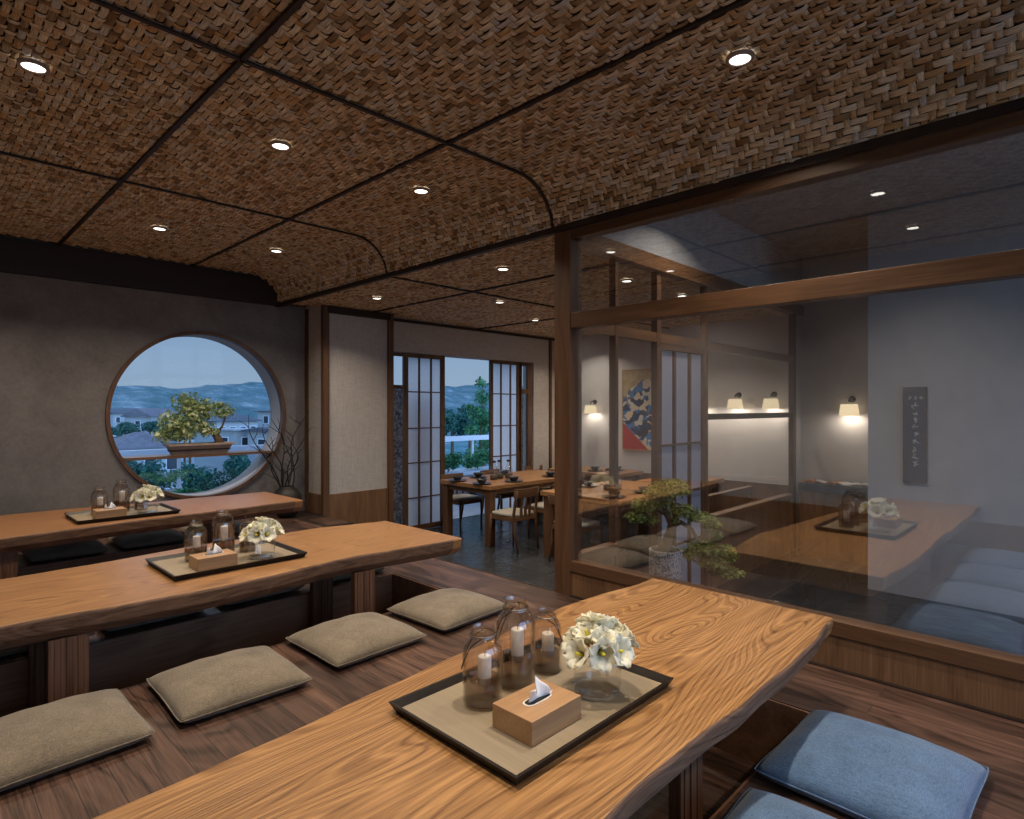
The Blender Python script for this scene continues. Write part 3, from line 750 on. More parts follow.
# ================================================================== tray sets
def make_tray():
    t = thing('serving_tray', 'x', 'tray')
    a, b, h, fl = .352, .248, .030, .016
    bm = new(); bx(bm, -a+.01, a-.01, -b+.01, b-.01, .002, .012); obj('tray_base', bm, 'tray_base', t)
    bm = new()
    def loop(o, z): return [bm.verts.new((sx_*(a+o), sy_*(b+o), z)) for sx_, sy_ in ((-1,-1),(1,-1),(1,1),(-1,1))]
    L = [loop(0, 0), loop(fl, h), loop(fl-.009, h), loop(-.010, .0125), loop(-.012, 0)]
    for p, q in zip(L, L[1:]+L[:1]):
        for k in range(4): bm.faces.new((p[k], p[(k+1)%4], q[(k+1)%4], q[k]))
    obj('tray_rim', bm, 'tray_frame', t)
    return t
def make_jar(r, h):
    t = thing('lantern_jar', 'x', 'jar')
    nr = r*.58; prof = [(r*.80, 0), (r*.93, .004), (r, .016), (r, h*.66), (r*.96, h*.74), (r*.80, h*.82), (nr+.002, h*.86), (nr, h*.885), (nr, h*.985), (nr+.003, h)]
    bm = new(); lathe(bm, prof, cap=False); lathe(bm, [(max(.001, p[0]-.0035), max(p[1], .006)) for p in prof], cap=False)
    obj('glass_body', bm, 'jar', t, smooth=True)
    bm = new(); lathe(bm, [(nr+.0035, h*.885), (nr+.005, h*.89), (nr+.005, h*.905), (nr+.0035, h*.91)], cap=False); obj('neck_band', bm, 'steel', t, smooth=True)
    bm = new()
    pts = []
    for k in range(13):
        q = k/12; ang = PI*q
        sn = max(0.0, math.sin(ang)); pts.append((-(r+.004)*sn**.55, (nr+.004)*math.cos(ang), h*.895-(h*.46)*sn**1.2))
    tube(bm, pts, .0016, 6); obj('wire_handle', bm, 'wire', t, smooth=True)
    bm = new(); hh = h*.34
    lathe(bm, [(.001, .007), (r*.90, .007), (r-.006, .018), (r-.006, hh-.003), (r-.012, hh), (.001, hh+.001)], cap=False)
    o = obj('smoked_base', bm, 'smoke', t, smooth=True)
    return t, hh
def make_candle(r, h):
    bm = new(); lathe(bm, [(.001, 0), (r-.001, 0), (r, .002), (r, h-.003), (r-.002, h), (r*.5, h-.002), (.001, h-.003)])
    o = obj('pillar_candle', bm, 'candle', smooth=True); o['category'] = 'candle'; o['label'] = 'x'
    bm = new(); tube(bm, [(0,0,h-.004),(.001,0,h+.004),(.002,.001,h+.010)], .0008, 5); obj('wick', bm, 'wire', o)
    return o
def make_vase():
    t = thing('glass_vase', 'x', 'vase'); r, h = .074, .136
    prof = [(.001,0),(r*.94,0),(r,.008),(r,h*.9),(r*.99,h)]
    bm = new(); lathe(bm, prof, cap=False); lathe(bm, [(.001,.010),(r-.008,.011),(r-.002,.018)], cap=False)
    lathe(bm, [(r-.003, h), (r-.0005, h+.001), (r+.0005, h)], cap=False)
    obj('glass_body', bm, 'clear', t, smooth=True)
    return t
def make_flower():
    """trumpet blossom: six recurved petals, yellow stamens, a stem hanging below"""
    t = thing('white_blossom', 'x', 'flower')
    for k in range(6):
        bm = new(); nu, nv = 6, 4; g = []
        off = (k % 2)*.002; a0 = 2*PI*k/6
        for i in range(nu+1):
            q = i/nu; rr = .005+.034*q**1.5+off; z = .050*q-.016*max(0, q-.6)**1.5*4
            w = .0215*math.sin(PI*min(q*.84+.14, 1))**.75*(1.12 if k % 2 else 1)
            row = []
            for j in range(nv+1):
                s = j/nv*2-1
                row.append(bm.verts.new((rr*math.cos(a0)-s*w*math.sin(a0), rr*math.sin(a0)+s*w*math.cos(a0), z+.005*s*s*q+.0030*math.sin(8*s+3*k+6*q)*q)))
            g.append(row)
        for i in range(nu):
            for j in range(nv): bm.faces.new((g[i][j], g[i+1][j], g[i+1][j+1], g[i][j+1]))
        o = obj('petal', bm, 'petal', t, smooth=True)
        s = o.modifiers.new('thick', 'SOLIDIFY'); s.thickness = .0009
    bm = new(); lathe(bm, [(.003,.004),(.0048,.02),(.004,.034),(.001,.038)], seg=8); obj('stamen', bm, 'stamen', t, smooth=True)
    bm = new(); tube(bm, [(0,0,.004),(0,0,-.03),(0,0,-.055)], [.0022,.0018,.0016], 6); obj('stem', bm, 'stem', t, smooth=True)
    return t
def make_tissue_box():
    t = thing('tissue_box', 'x', 'tissue box')
    obj('box_body', box(-.105,.105,-.075,.075,0,.066), 'box_wood', t, bevel=.0015)
    bm = new(); n_ = 20
    pr = [(.046*math.copysign(abs(math.cos(2*PI*k/n_))**.5, math.cos(2*PI*k/n_)), .015*math.copysign(abs(math.sin(2*PI*k/n_))**.6, math.sin(2*PI*k/n_))) for k in range(n_)]
    prism(bm, [(p[0]*1.12, p[1]*1.28) for p in pr], 'Z', .0655, .0672); s = obj('slot_rim', bm, 'slot_rim', t)
    bm = new(); prism(bm, pr, 'Z', .0660, .0680); obj('slot', bm, 'slot', s)
    bm = new(); g = []
    for i in range(13):
        u = i/12*2-1; row = []
        for j in range(8):
            v = j/7
            x = .036*u*(1+.25*v)+.010*v; y = .016*math.sin(4.2*u+1.2)*v+.008*math.sin(9*u)*v
            z = .064+(.034-.012*u*u+.018*math.sin(5.2*u+.4)+.006*math.sin(13*u))*v
            row.append(bm.verts.new((x, y, z)))
        g.append(row)
    for i in range(12):
        for j in range(7): bm.faces.new((g[i][j], g[i+1][j], g[i+1][j+1], g[i][j+1]))
    o = obj('tissue', bm, 'tissue', t, smooth=True); m = o.modifiers.new('thick', 'SOLIDIFY'); m.thickness = .0012
    return t
def heading(root, **kw):
    for k, v in kw.items(): root[k] = v
TR = {}
SETS = [('near table', 1.388, 1.245), ('middle table', 1.37, 3.69), ('back table', 1.335, 5.90)]
for si, (tn, x, y) in enumerate(SETS):
    z = TZ+.001; zt = z+.0125
    def place(key, maker, loc, rz, label, group):
        if key in TR: return dup(TR[key], loc, rz, label, group)
        o = maker(); TR[key] = o; o.location = loc; o.rotation_euler = (0,0,rz); o['label'] = label; o['group'] = group
        return o
    place('tray', make_tray, (x, y, z), 0, 'dark rimmed rectangular tray on the %s' % tn, 'trays on the low tables')
    dx, dy = x-1.388, y-1.245
    if 'ja' not in TR: (TR['ja'], ha), (TR['jb'], hb), (TR['jc'], hc) = make_jar(.061,.232), make_jar(.064,.275), make_jar(.052,.205); HH = (ha, hb, hc); first = True
    else: first = False
    JP = [(1.238,1.332,-.8),(1.400,1.350,-1.1),(1.545,1.345,2.35)]
    desc = ['short wide glass lantern jar, left of the three, on the tray of the %s', 'tallest glass lantern jar, in the middle of the tray group on the %s', 'small glass lantern jar beside the flowers on the %s']
    cd = ['white pillar candle in the left jar on the %s', 'tall white pillar candle in the tallest jar on the %s', 'white pillar candle in the small jar beside the flowers on the %s']
    for k, (jx, jy, rz) in enumerate(JP):
        key = 'j'+'abc'[k]; loc = (jx+dx, jy+dy, zt)
        if first:
            o = TR[key]; o.location = loc; o.rotation_euler = (0,0,rz); o['label'] = desc[k] % tn; o['group'] = 'lantern jars'
        else: dup(TR[key], loc, rz, desc[k] % tn)
        cl = (loc[0]+.004, loc[1]-.004, zt+HH[k]-.022)
        if first:
            c = make_candle(.0205, (.085,.105,.078)[k]); TR['c%d' % k] = c; c.location = cl; c['label'] = cd[k] % tn; c['group'] = 'pillar candles'
        else: dup(TR['c%d' % k], cl, 0, cd[k] % tn)
    place('box', make_tissue_box, (1.268+dx, 1.137+dy, zt), 0, 'wooden tissue box with a white tissue, on the tray of the %s' % tn, 'wooden tissue boxes')
    vx, vy = 1.540+dx, 1.128+dy
    place('vase', make_vase, (vx, vy, zt), 0, 'round clear glass vase of white flowers on the %s' % tn, 'glass vases')
    r = random.Random(5)
    BL = [(.004,.4,.198,.15,.4)]+[(.030+.008*(k%2),a+.15*(k%3),.185-.008*(k%2),.62,a) for k,a in enumerate((0.3,1.6,2.8,4.1,5.3))]+[(.056+.012*(k%3==1),a,.158+.014*(k%2),1.05+.15*(k%3),a+.2*(k%2)) for k,a in enumerate((0,.8,1.55,2.35,3.15,3.9,4.65,5.45))]
    DIRW = ('right', 'back right', 'back', 'back left', 'left', 'front left', 'front', 'front right')
    for bi, (rad, a, hz, tilt, az) in enumerate(BL):
        loc = Vector((vx+rad*math.cos(a), vy+rad*math.sin(a), zt+hz-.024+r.uniform(-.006,.006)))
        if 'flower' not in TR:
            fl = make_flower(); TR['flower'] = fl
        else: fl = dup(TR['flower'], loc)
        fl.location = loc
        fl.rotation_euler = (Matrix.Rotation(az, 4, 'Z') @ Matrix.Rotation(tilt+r.uniform(-.15,.15), 4, 'Y') @ Matrix.Rotation(r.uniform(0, 1), 4, 'Z')).to_euler()
        q = r.uniform(1.05, 1.35); fl.scale = (q, q, q*r.uniform(.95, 1.15))
        w_ = DIRW[int(((a+YAW) % (2*PI))/(2*PI)*8+.5) % 8]
        fl['label'] = ('white blossom on top of the bouquet on the %s' % tn) if bi == 0 else 'white blossom in the %s ring of the bouquet, %s side, on the %s' % ('upper' if bi < 6 else 'lower', w_, tn)
        fl['group'] = 'white blossoms in the vase on the %s' % tn

# ================================================================== downlights
def make_downlight():
    t = thing('downlight', 'x', 'downlight')
    bm = new(); lathe(bm, [(.044,.004),(.046,-.003),(.057,-.004),(.060,.002),(.060,.012)], cap=False); obj('trim_ring', bm, 'ring', t, smooth=True)
    bm = new(); lathe(bm, [(.001,.002),(.045,.002),(.045,.005),(.001,.005)], cap=False); obj('lens', bm, 'lens', t)
    return t
d0 = make_downlight(); first = True
DL = []
names_x = {.43:'left', 1.575:'middle', 2.6:'right'}
for y, row in ((-1.2,'added behind the viewer'),(1.13,'over the near table'),(3.44,'over the middle table'),(5.77,'over the back table')):  # the row behind the viewer is added to brighten the room
    for x in (.43, 1.575, 2.6):
        where = {(.43,3.44):'round downlight at the upper left corner of the photo', (1.575,3.44):'round downlight in the middle row above the white tray flowers, second from left', (2.6,3.44):'round downlight just before the curve of the woven ceiling', (2.6,1.13):'large round downlight at the upper right, above the glass partition', (1.575,5.77):'small round downlight at the left, near the window wall beam', (2.6,5.77):'small round downlight near the far end of the ceiling curve'}.get((x, y), 'downlight %s, %s of its row, out of direct view' % (row, names_x[x]))
        DL.append((x, y, ZH-.012, where, DOWNLIGHT_W))
DL += [(3.72,3.74,ZL-.012,'downlight in the low ceiling just left of the partition corner post',DOWNLIGHT_W*.35), (3.73,5.74,ZL-.012,'downlight in the low ceiling above the panelled pier',DOWNLIGHT_W*.35),
       (4.86,4.94,ZL-.012,'downlight in the low ceiling over the long dining table',DOWNLIGHT_W*.6), (6.2,5.6,ZL-.012,'downlight in the low ceiling hidden behind the corner post',DOWNLIGHT_W*.5),
       (4.90,3.24,ZL-.012,'downlight seen through the upper glass, the left lower one',DOWNLIGHT_W*.4), (5.97,3.24,ZL-.012,'downlight seen through the upper glass, the right lower one',DOWNLIGHT_W*.4),
       (4.55,1.95,3.168,'added hidden downlight in the tall private room, lighting the granite-pot bonsai',DOWNLIGHT_W*2.3), (4.6,.3,3.168,'added unseen downlight lighting the private room wall, middle',DOWNLIGHT_W*.35), (4.6,-1.2,3.168,'added unseen downlight lighting the private room wall, rear',DOWNLIGHT_W*.35),  # private-room lamps added out of view to brighten the bonsai and wall
       (7.1,3.9,ZL-.012,'downlight over the booth table beyond the lattice screen',DOWNLIGHT_W*.5),(7.7,6.0,ZL-.012,'downlight over the table by the east wall',DOWNLIGHT_W*.5)]
for i, (x, y, z, lab, pw) in enumerate(DL):
    o = d0 if i == 0 else dup(d0, (x, y, z))
    o.location = (x, y, z); o['label'] = lab; o['group'] = 'ceiling downlights'
    ld = bpy.data.lights.new('downlight_lamp', 'AREA'); ld.energy = pw/4; ld.color = WARM; ld.shape = 'DISK'; ld.size = .086; ld.spread = math.radians(125)
    l = bpy.data.objects.new('downlight_lamp', ld); COL.objects.link(l); l.parent = o; l.location = (0, 0, -.001)

# ================================================================== branch vase by the window wall
def blobs(name, mat, centers, n, leaf=.02, parent=None, seed=1, shape=1.6, flat=False):
    """leaf quads gathered in clumps; centers: (x,y,z, rx,ry,rz)"""
    r = np.random.RandomState(seed); C = np.array([c[:3] for c in centers], float); Rr = np.array([c[3:6] for c in centers], float)
    vol = np.prod(Rr, 1)**.67; k = r.choice(len(C), n, p=vol/vol.sum())
    d = r.normal(size=(n,3)); d /= np.linalg.norm(d, axis=1)[:, None]; rad = r.rand(n, 1)**.45
    P = C[k]+d*rad*Rr[k]
    nrm = d+r.normal(size=(n,3))*.6+np.array([0,0,.9 if flat else .3]); nrm /= np.linalg.norm(nrm, axis=1)[:, None]
    a = np.cross(nrm, r.normal(size=(n,3))); a /= np.linalg.norm(a, axis=1)[:, None]; b = np.cross(nrm, a)
    L = leaf*(.6+.8*r.rand(n, 1))
    V = np.stack([P-a*L*shape/2, P+b*L*.42+nrm*L*.1, P+a*L*shape/2, P-b*L*.42+nrm*L*.1], 1).reshape(-1, 3)
    F = np.arange(4*n).reshape(-1, 4)
    return npobj(name, V, F, mat, parent)
t = thing('branch_vase', 'round dark vase of bare twigs on the platform beside the window wall', 'vase', (3.19, 6.80, 0.001))
bm = new(); lathe(bm, [(.001,0),(.08,0),(.13,.06),(.165,.16),(.165,.24),(.13,.31),(.085,.345),(.09,.36),(.075,.358),(.075,.33),(.001,.32)], cap=False); obj('vase_body', bm, 'bronze', t, smooth=True)
r = random.Random(12)
for px, pz, ph in ((-.45,1.20,0),(-.30,.95,1),(-.10,1.15,2),(.02,1.10,3),(.16,1.24,4),(.20,1.08,5),(.08,.95,6),(-.26,1.10,7)):
    bm = new(); path = []; nseg = 14
    for k in range(nseg+1):
        q = k/nseg
        path.append((px*q**.9*(1.0)+.09*math.sin(6.5*q+ph*1.7)*q**.7, -.10*q*math.sin(ph*2.1)+.03*math.sin(7*q+ph), .20+(pz-.20)*q))
    tube(bm, path, [.0105*(1-.72*k/nseg) for k in range(nseg+1)], 6)
    for k in (5, 8, 10, 12):
        b0_ = Vector(path[k]); dr = Vector((r.uniform(-.16,.16), r.uniform(-.06,.06), r.uniform(.07,.17)))
        tube(bm, [b0_, b0_+dr*.5+Vector((r.uniform(-.02,.02),0,0)), b0_+dr], [.005,.004,.0025], 5)
    obj('twig', bm, 'twig', t, smooth=True)

# ================================================================== window bonsai
t = thing('potted_bonsai', 'leafy yellow-green bonsai in an oblong clay tray on the window shelf', 'bonsai', (2.37, YW+.11, .769))
t.scale = (1.22, 1.1, 1.22)
bm = new()
def ob(o, z, w=.27, d=.085): return [bm.verts.new((sx_*(w+o), sy_*(d+o), z)) for sx_, sy_ in ((-1,-1),(1,-1),(1,1),(-1,1))]
L = [ob(-.04, 0), ob(-.005, .078), ob(.012, .080), ob(.012, .098), ob(-.012, .098), ob(-.02, .075), ob(-.05, .02)]
for p, q in zip(L, L[1:]):
    for k in range(4): bm.faces.new((p[k], p[(k+1)%4], q[(k+1)%4], q[k]))
bm.faces.new(L[0][::-1]); bm.faces.new(L[-1])
obj('tray_pot', bm, 'clay', t)
bm = new(); bx(bm, -.25,.25,-.066,.066,.03,.082); o = obj('soil', bm, 'soil', t)
bm = new()
tube(bm, [(.17,0,.08),(.165,.005,.13),(.12,0,.19),(.04,.0,.25),(-.04,.01,.33),(-.06,0,.42)], [.050,.036,.024,.018,.012,.006], 9)
tube(bm, [(.14,0,.16),(.20,.0,.25),(.24,.01,.36)], [.016,.010,.005], 7); tube(bm, [(.04,0,.25),(-.12,.01,.27),(-.24,0,.26)], [.013,.009,.004], 7)
tube(bm, [(-.04,.01,.33),(-.14,0,.38),(-.2,0,.36)], [.010,.007,.004], 7)
obj('trunk', bm, 'bark', t, smooth=True)
blobs('foliage', 'leaf_yellow', [(-.22,0,.28,.15,.10,.13),(-.05,0,.33,.14,.10,.14),(-.10,0,.47,.14,.09,.10),(.04,0,.42,.13,.09,.10),(-.15,0,.20,.13,.09,.09),(.05,0,.22,.10,.08,.08),(.22,0,.38,.12,.07,.065),(.19,0,.45,.07,.05,.04),(-.30,0,.19,.10,.08,.09),(.13,0,.20,.05,.05,.04)], 2300, .026, t, 3)

# ================================================================== granite-pot bonsai behind the partition
t = thing('potted_bonsai', 'bonsai with dark layered foliage in a tall speckled granite pot behind the glass', 'bonsai', (3.50, 2.015, -.05))
bm = new(); lathe(bm, [(.001,0),(.102,0),(.107,.006),(.107,.405),(.104,.41),(.094,.41),(.092,.375),(.001,.375)], cap=False, seg=48); obj('pot', bm, 'granite', t, smooth=False)
bm = new(); lathe(bm, [(.001,.377),(.05,.385),(.093,.379)], cap=False); obj('soil', bm, 'soil', t, smooth=True)
ex, ey = math.cos(YAW), -math.sin(YAW)       # rightward direction across the view
def rt(a, z, dpt=0): return (a*ex+dpt*math.sin(YAW), a*ey+dpt*math.cos(YAW), z)
bm = new()
tube(bm, [rt(-.03,.365), rt(.0,.44), rt(.03,.52), rt(.035,.58), rt(.0,.65), rt(-.03,.72), rt(0,.80)], [.055,.036,.028,.023,.018,.013,.006], 9)
tube(bm, [rt(.03,.56), rt(.10,.585), rt(.17,.54), rt(.22,.45), rt(.28,.36), rt(.36,.28)], [.020,.016,.013,.011,.008,.004], 8)
tube(bm, [rt(.01,.63), rt(-.10,.68), rt(-.17,.66)], [.012,.008,.004], 7); tube(bm, [rt(.03,.60), rt(.12,.68), rt(.22,.64), rt(.31,.58)], [.012,.009,.006,.003], 7)
tube(bm, [rt(.22,.45), rt(.30,.44), rt(.38,.42)], [.008,.006,.003], 7)
obj('trunk', bm, 'bark', t, smooth=True)
pads = [(.02,.80,.15,.055),(-.05,.86-.08,.11,.04),(.05,.84,.09,.03),(-.14,.70,.10,.05),(-.20,.62,.07,.04),(-.10,.60,.06,.04),(.11,.66,.12,.045),(.22,.62,.11,.035),(.30,.57,.07,.035),(.33,.50,.05,.03),(.25,.42,.11,.05),(.36,.40,.10,.045),(.42,.36,.06,.03),(.30,.33,.12,.045),(.40,.26,.12,.03),(.16,.38,.06,.05),(-.02,.72,.08,.04),(.05,.60,.05,.03)]
blobs('foliage', 'leaf_olive', [rt(a, z, .0)+(s, s, h_) for a, z, s, h_ in pads], 7500, .015, t, 9, flat=True)
t = thing('low_shrub', 'dark green ground shrub behind the granite pot', 'shrub', (3.62, 2.25, ZT+.12))
bm = new(); tube(bm, [(0,0,0),(.03,0,.15),(.02,.03,.28)], [.018,.012,.005], 7); tube(bm, [(.02,0,.1),(.2,-.05,.2),(.34,-.1,.24)], [.01,.007,.003], 6); obj('stem', bm, 'bark', t, smooth=True)
blobs('foliage', 'leaf_olive', [(0,0,.28,.16,.14,.06),(.22,-.1,.24,.16,.12,.05),(-.12,.1,.22,.12,.1,.05),(.36,-.2,.2,.12,.1,.04)], 1800, .016, t, 19, flat=True)
t = thing('planter_bed', 'dark stone planter bed along the inside of the partition', 'planter')
obj('stone_curb', box(XP+.11, 3.95, 1.55, 2.60, ZT, ZT+.12), 'dark_granite', t, bevel=.006)
obj('plinth', box(3.36, 3.64, 1.88, 2.15, ZT+.12, -.051), 'dark_granite', t, bevel=.004)

# ================================================================== wall sconces
def make_sconce():
    t = thing('wall_sconce', 'x', 'lamp')      # faces -x, wall at x = 0
    bm = new(); tube(bm, [(0,0,.10),(-.02,0,.10)], .045, 20); obj('wall_plate', bm, 'bronze', t, smooth=True)
    bm = new(); tube(bm, [(-.018,0,.10),(-.08,0,.11),(-.14,0,.10),(-.16,0,.06)], .012, 8); obj('arm', bm, 'bronze', t, smooth=True)
    bm = new(); lathe(bm, [(.105,.03),(.13,-.13)], cx=-.16, cap=False, seg=40); lathe(bm, [(.101,.03),(.126,-.13)], cx=-.16, cap=False, seg=40); lathe(bm, [(.001,.028),(.105,.03)], cx=-.16, cap=False, seg=40)
    obj('lamp_shade', bm, 'lamp_shade', t, smooth=True)
    t.scale = (.84,)*3
    return t
s0 = make_sconce()
SCN = [(7.95,2.09,1.30,'glowing wall sconce above the granite counter'), (8.3,6.12,1.30,'glowing wall sconce left of the wave painting'), (8.3,3.62,1.38,'wall sconce beyond the cross rail, left of two'), (8.3,3.13,1.38,'wall sconce beyond the cross rail, nearest the far post'), (8.3,4.16,1.38,'wall sconce half hidden by the lattice screen frame')]
for i, (x, y, z, lab) in enumerate(SCN):
    o = s0 if i == 0 else dup(s0, (x, y, z))
    o.location = (x, y, z); o['label'] = lab; o['group'] = 'wall sconces'
    ld = bpy.data.lights.new('sconce_bulb', 'POINT'); ld.energy = 3.4 if i else 6.5; ld.color = WARM; ld.shadow_soft_size = .06
    l = bpy.data.objects.new('sconce_bulb', ld); COL.objects.link(l); l.parent = o; l.location = (-.16, 0, -.10)

# ================================================================== painting, calligraphy board
t = thing('wave_painting', 'tall painting of blue and white swirls over a red field', 'painting', (XE, 5.10, 1.25))
obj('canvas', box(-.03, -.004, -.44, .44, -.63, .63), 'painting', t)
bm = new()
for a in ((-.455,-.44,-.65,.65),(.44,.455,-.65,.65)): bx(bm, -.035, 0, *a)
for a in ((-.44,.44,-.65,-.63),(-.44,.44,.63,.65)): bx(bm, -.035, 0, *a)
obj('picture_frame', bm, 'box_wood', t)
t = thing('calligraphy_board', 'tall narrow slate-blue board with a column of brushed characters', 'board', (6.60, 1.21, 1.03))
obj('board_panel', box(-.022, 0, -.088, .088, -.44, .44), 'plaque', t)
bm = new()
for a in ((-.093,-.088,-.445,.445),(.088,.093,-.445,.445)): bx(bm, -.026, 0, *a)
for a in ((-.088,.088,-.445,-.44),(-.088,.088,.44,.445)): bx(bm, -.026, 0, *a)
obj('board_edge', bm, 'oak_post', t)
def strokes(bm, cy, cz, sz, seed, lean=0):
    r = random.Random(seed)
    for k in range(r.randint(4, 6)):
        a = r.choice([0, 0, PI/2, .8, -.8, 2.3]); l = sz*r.uniform(.35, .9); u = r.uniform(-.3,.3)*sz; v = r.uniform(-.4,.4)*sz
        dy, dz = math.cos(a)*l/2, math.sin(a)*l/2
        tube(bm, [(-.0235, cy+u-dy, cz+v-dz), (-.0245, cy+u+.1*sz, cz+v), (-.0235, cy+u+dy, cz+v+dz)], [.0012*sz/.04, .0022*sz/.04, .0008*sz/.04], 5)
bm = new()
for k, c in enumerate((.045, .0, -.045)): strokes(bm, c, .345, .036, 40+k)
for k in range(9): strokes(bm, -.004*(k % 3), .275-.068*k, .052, 60+k)
obj('brush_characters', bm, 'ink', t)

# ================================================================== counter, magazines
t = thing('counter', 'low wooden counter with a dark granite top below the sconce', 'counter', (0,0,0))
obj('cabinet_body', box(7.62, 7.945, 1.605, 2.58, ZT, .285), 'oak_v', t)
obj('granite_top', box(7.59, 7.945, 1.605, 2.585, .285, .385), 'dark_granite', t, bevel=.004)
def magazine(label, x, y, rz, mat):
    t = thing('open_magazine', label, 'magazine', (x, y, .387), rz, 'magazines on the counter')
    for s in (-1, 1):
        bm = new(); pts = [(s*.14*k/8, .030*math.sin(PI*(k/8)**.7)*(1-k/8)+.004) for k in range(9)]
        prism(bm, pts+[(p[0], p[1]-.004) for p in pts[::-1]], 'Y', -.10, .10); obj('page', bm, mat if s == 1 else 'page', t)
    bm = new(); bx(bm, -.145,.145,-.105,.105,-.001,.0005); obj('cover', bm, mat, t)
for i, (x, y) in enumerate(((7.74,2.45),(7.74,2.18),(7.74,1.95),(7.74,1.73))):
    magazine(['open magazine with orange cover nearest the corner post','open magazine with orange pages, second from the corner post','open pale magazine third along the granite counter','open pale magazine at the right end of the granite counter'][i], x, y, PI/2+.2*(-1)**i, 'orange' if i < 2 else 'page')

# ================================================================== dining furniture
def make_table(w, d, h=.775, lab='x', loc=(0,0,0), leg=.10):
    t = thing('dining_table', lab, 'table', loc, group='dining tables on the slate floor')
    obj('tabletop', box(-w/2, w/2, -d/2, d/2, h-.055, h), 'elm_mid', t, bevel=.006)
    bm = new(); bx(bm, -w/2+.05, w/2-.05, -d/2+.05, -d/2+.08, h-.12, h-.055); bx(bm, -w/2+.05, w/2-.05, d/2-.08, d/2-.05, h-.12, h-.055); bx(bm, -w/2+.05, -w/2+.08, -d/2+.08, d/2-.08, h-.12, h-.055); bx(bm, w/2-.08, w/2-.05, -d/2+.08, d/2-.08, h-.12, h-.055)
    obj('apron', bm, 'oak_x', t)
    for sx_ in (-1, 1):
        for sy_ in (-1, 1):
            cx, cy = sx_*(w/2-.03-leg/2), sy_*(d/2-.03-leg/2)
            obj('leg', box(cx-leg/2, cx+leg/2, cy-leg/2, cy+leg/2, 0, h-.055), 'oak_post', t, bevel=.004)
    return t
def make_chair():
    """faces +y; origin on the floor under the seat centre"""
    t = thing('dining_chair', 'x', 'chair')
    for s in (-1, 1):
        bm = new(); tube(bm, [(s*.20,.19,0),(s*.205,.195,.25),(s*.20,.185,.43)], [.012,.017,.018], 8); obj('leg', bm, 'oak_post', t, smooth=True)
        bm = new(); tube(bm, [(s*.185,-.26,0),(s*.19,-.21,.25),(s*.195,-.20,.45),(s*.195,-.225,.62),(s*.19,-.256,.755)], [.012,.018,.019,.016,.013], 8); obj('leg', bm, 'oak_post', t, smooth=True)
    bm = new(); bx(bm, -.20,.20,.17,.20,.375,.425); bx(bm, -.20,.20,-.215,-.19,.375,.425); bx(bm, -.215,-.19,-.19,.17,.375,.425); bx(bm, .19,.215,-.19,.17,.375,.425)
    obj('seat_frame', bm, 'oak_x', t, bevel=.003)
    bm = new(); n_ = 24; out = []
    for k in range(n_):
        a = 2*PI*k/n_; c, s = math.cos(a), math.sin(a)
        out.append((.225*math.copysign(abs(c)**.45, c), .215*math.copysign(abs(s)**.45, s)))
    rr = [[bm.verts.new((x*q, y*q, z)) for x, y in out] for q, z in ((.94,.426),(1.0,.440),(.985,.458),(.85,.468))]
    for a, b in zip(rr, rr[1:]):
        for k in range(n_): bm.faces.new((a[k], a[(k+1)%n_], b[(k+1)%n_], b[k]))
    bm.faces.new(rr[0][::-1]); bm.faces.new(rr[-1])
    obj('seat_pad', bm, 'seatpad', t, smooth=True)
    bm = new(); g = []
    for i in range(11):
        u = i/10*2-1; x = .215*u; y = -.262+.035*u*u
        g.append([bm.verts.new((x, y+dy, z)) for dy, z in ((-.011,.665),(.011,.665),(.011-.012,.772),(-.011-.012,.772))])
    for a, b in zip(g, g[1:]):
        for k in range(4): bm.faces.new((a[k], a[(k+1)%4], b[(k+1)%4], b[k]))
    bm.faces.new(g[0]); bm.faces.new(g[-1][::-1])
    obj('back_rail', bm, 'oak_x', t, smooth=False)
    for x in (-.075, 0, .075):
        bm = new(); bx(bm, x-.020, x+.020, -.217, -.205, .42, .55); 
        for v in bm.verts: v.co.y += 0
        tube(bm, [(x,-.211,.43),(x,-.222,.56),(x,-.248,.675)], .012, 6)
        obj('back_slat', bm, 'oak_post', t)
    return t
make_table(1.95, 1.0, .775, 'long dining table in front of the sliding doors', (6.18, 5.97, ZT))
make_table(1.6, 1.15, .775, 'dining table behind the corner post glass, nearest the partition', (6.14, 4.17, ZT))
make_table(.80, 1.30, .775, 'far dining table by the east wall under the sconce', (7.78, 5.75, ZT))
make_table(1.1, .75, .775, 'booth table beyond the lattice screen frame', (7.55, 4.12, ZT))
ch = make_chair()
CH = [(5.42,5.27,0,'dining chair with pale seat, its slatted back to us, left one at the long table'), (6.15,5.30,.05,'dining chair partly hidden by the corner post, near side of the long table'),
      (5.80,6.68,PI,'dining chair across the long table, left one, before the open doorway'), (6.62,6.70,PI+.06,'dining chair across the long table, right one, before the lattice screen'),
      (5.45,4.28,-PI/2-.1,'dining chair at the end of the second table, seen through the corner glass'),
      (6.12,3.38,.0,'dining chair at the second table between post and lattice screen'), (7.62,6.68,PI,'dining chair with a curved back at the far table by the east wall')]
for i, (x, y, rz, lab) in enumerate(CH):
    o = ch if i == 0 else dup(ch, (x, y, ZT), rz)
    o.location = (x, y, ZT+.001); o.rotation_euler = (0,0,rz); o['label'] = lab; o['group'] = 'wooden dining chairs'
t = thing('booth_bench', 'wooden booth bench with a panelled back beyond the low partition', 'bench', (0,0,ZT))
obj('bench_back', box(6.45, 7.62, 3.16, 3.20, 0, .74), 'oak_v', t, bevel=.004); obj('bench_seat', box(6.45, 7.60, 3.20, 3.60, .38, .43), 'oak_x', t, bevel=.004)
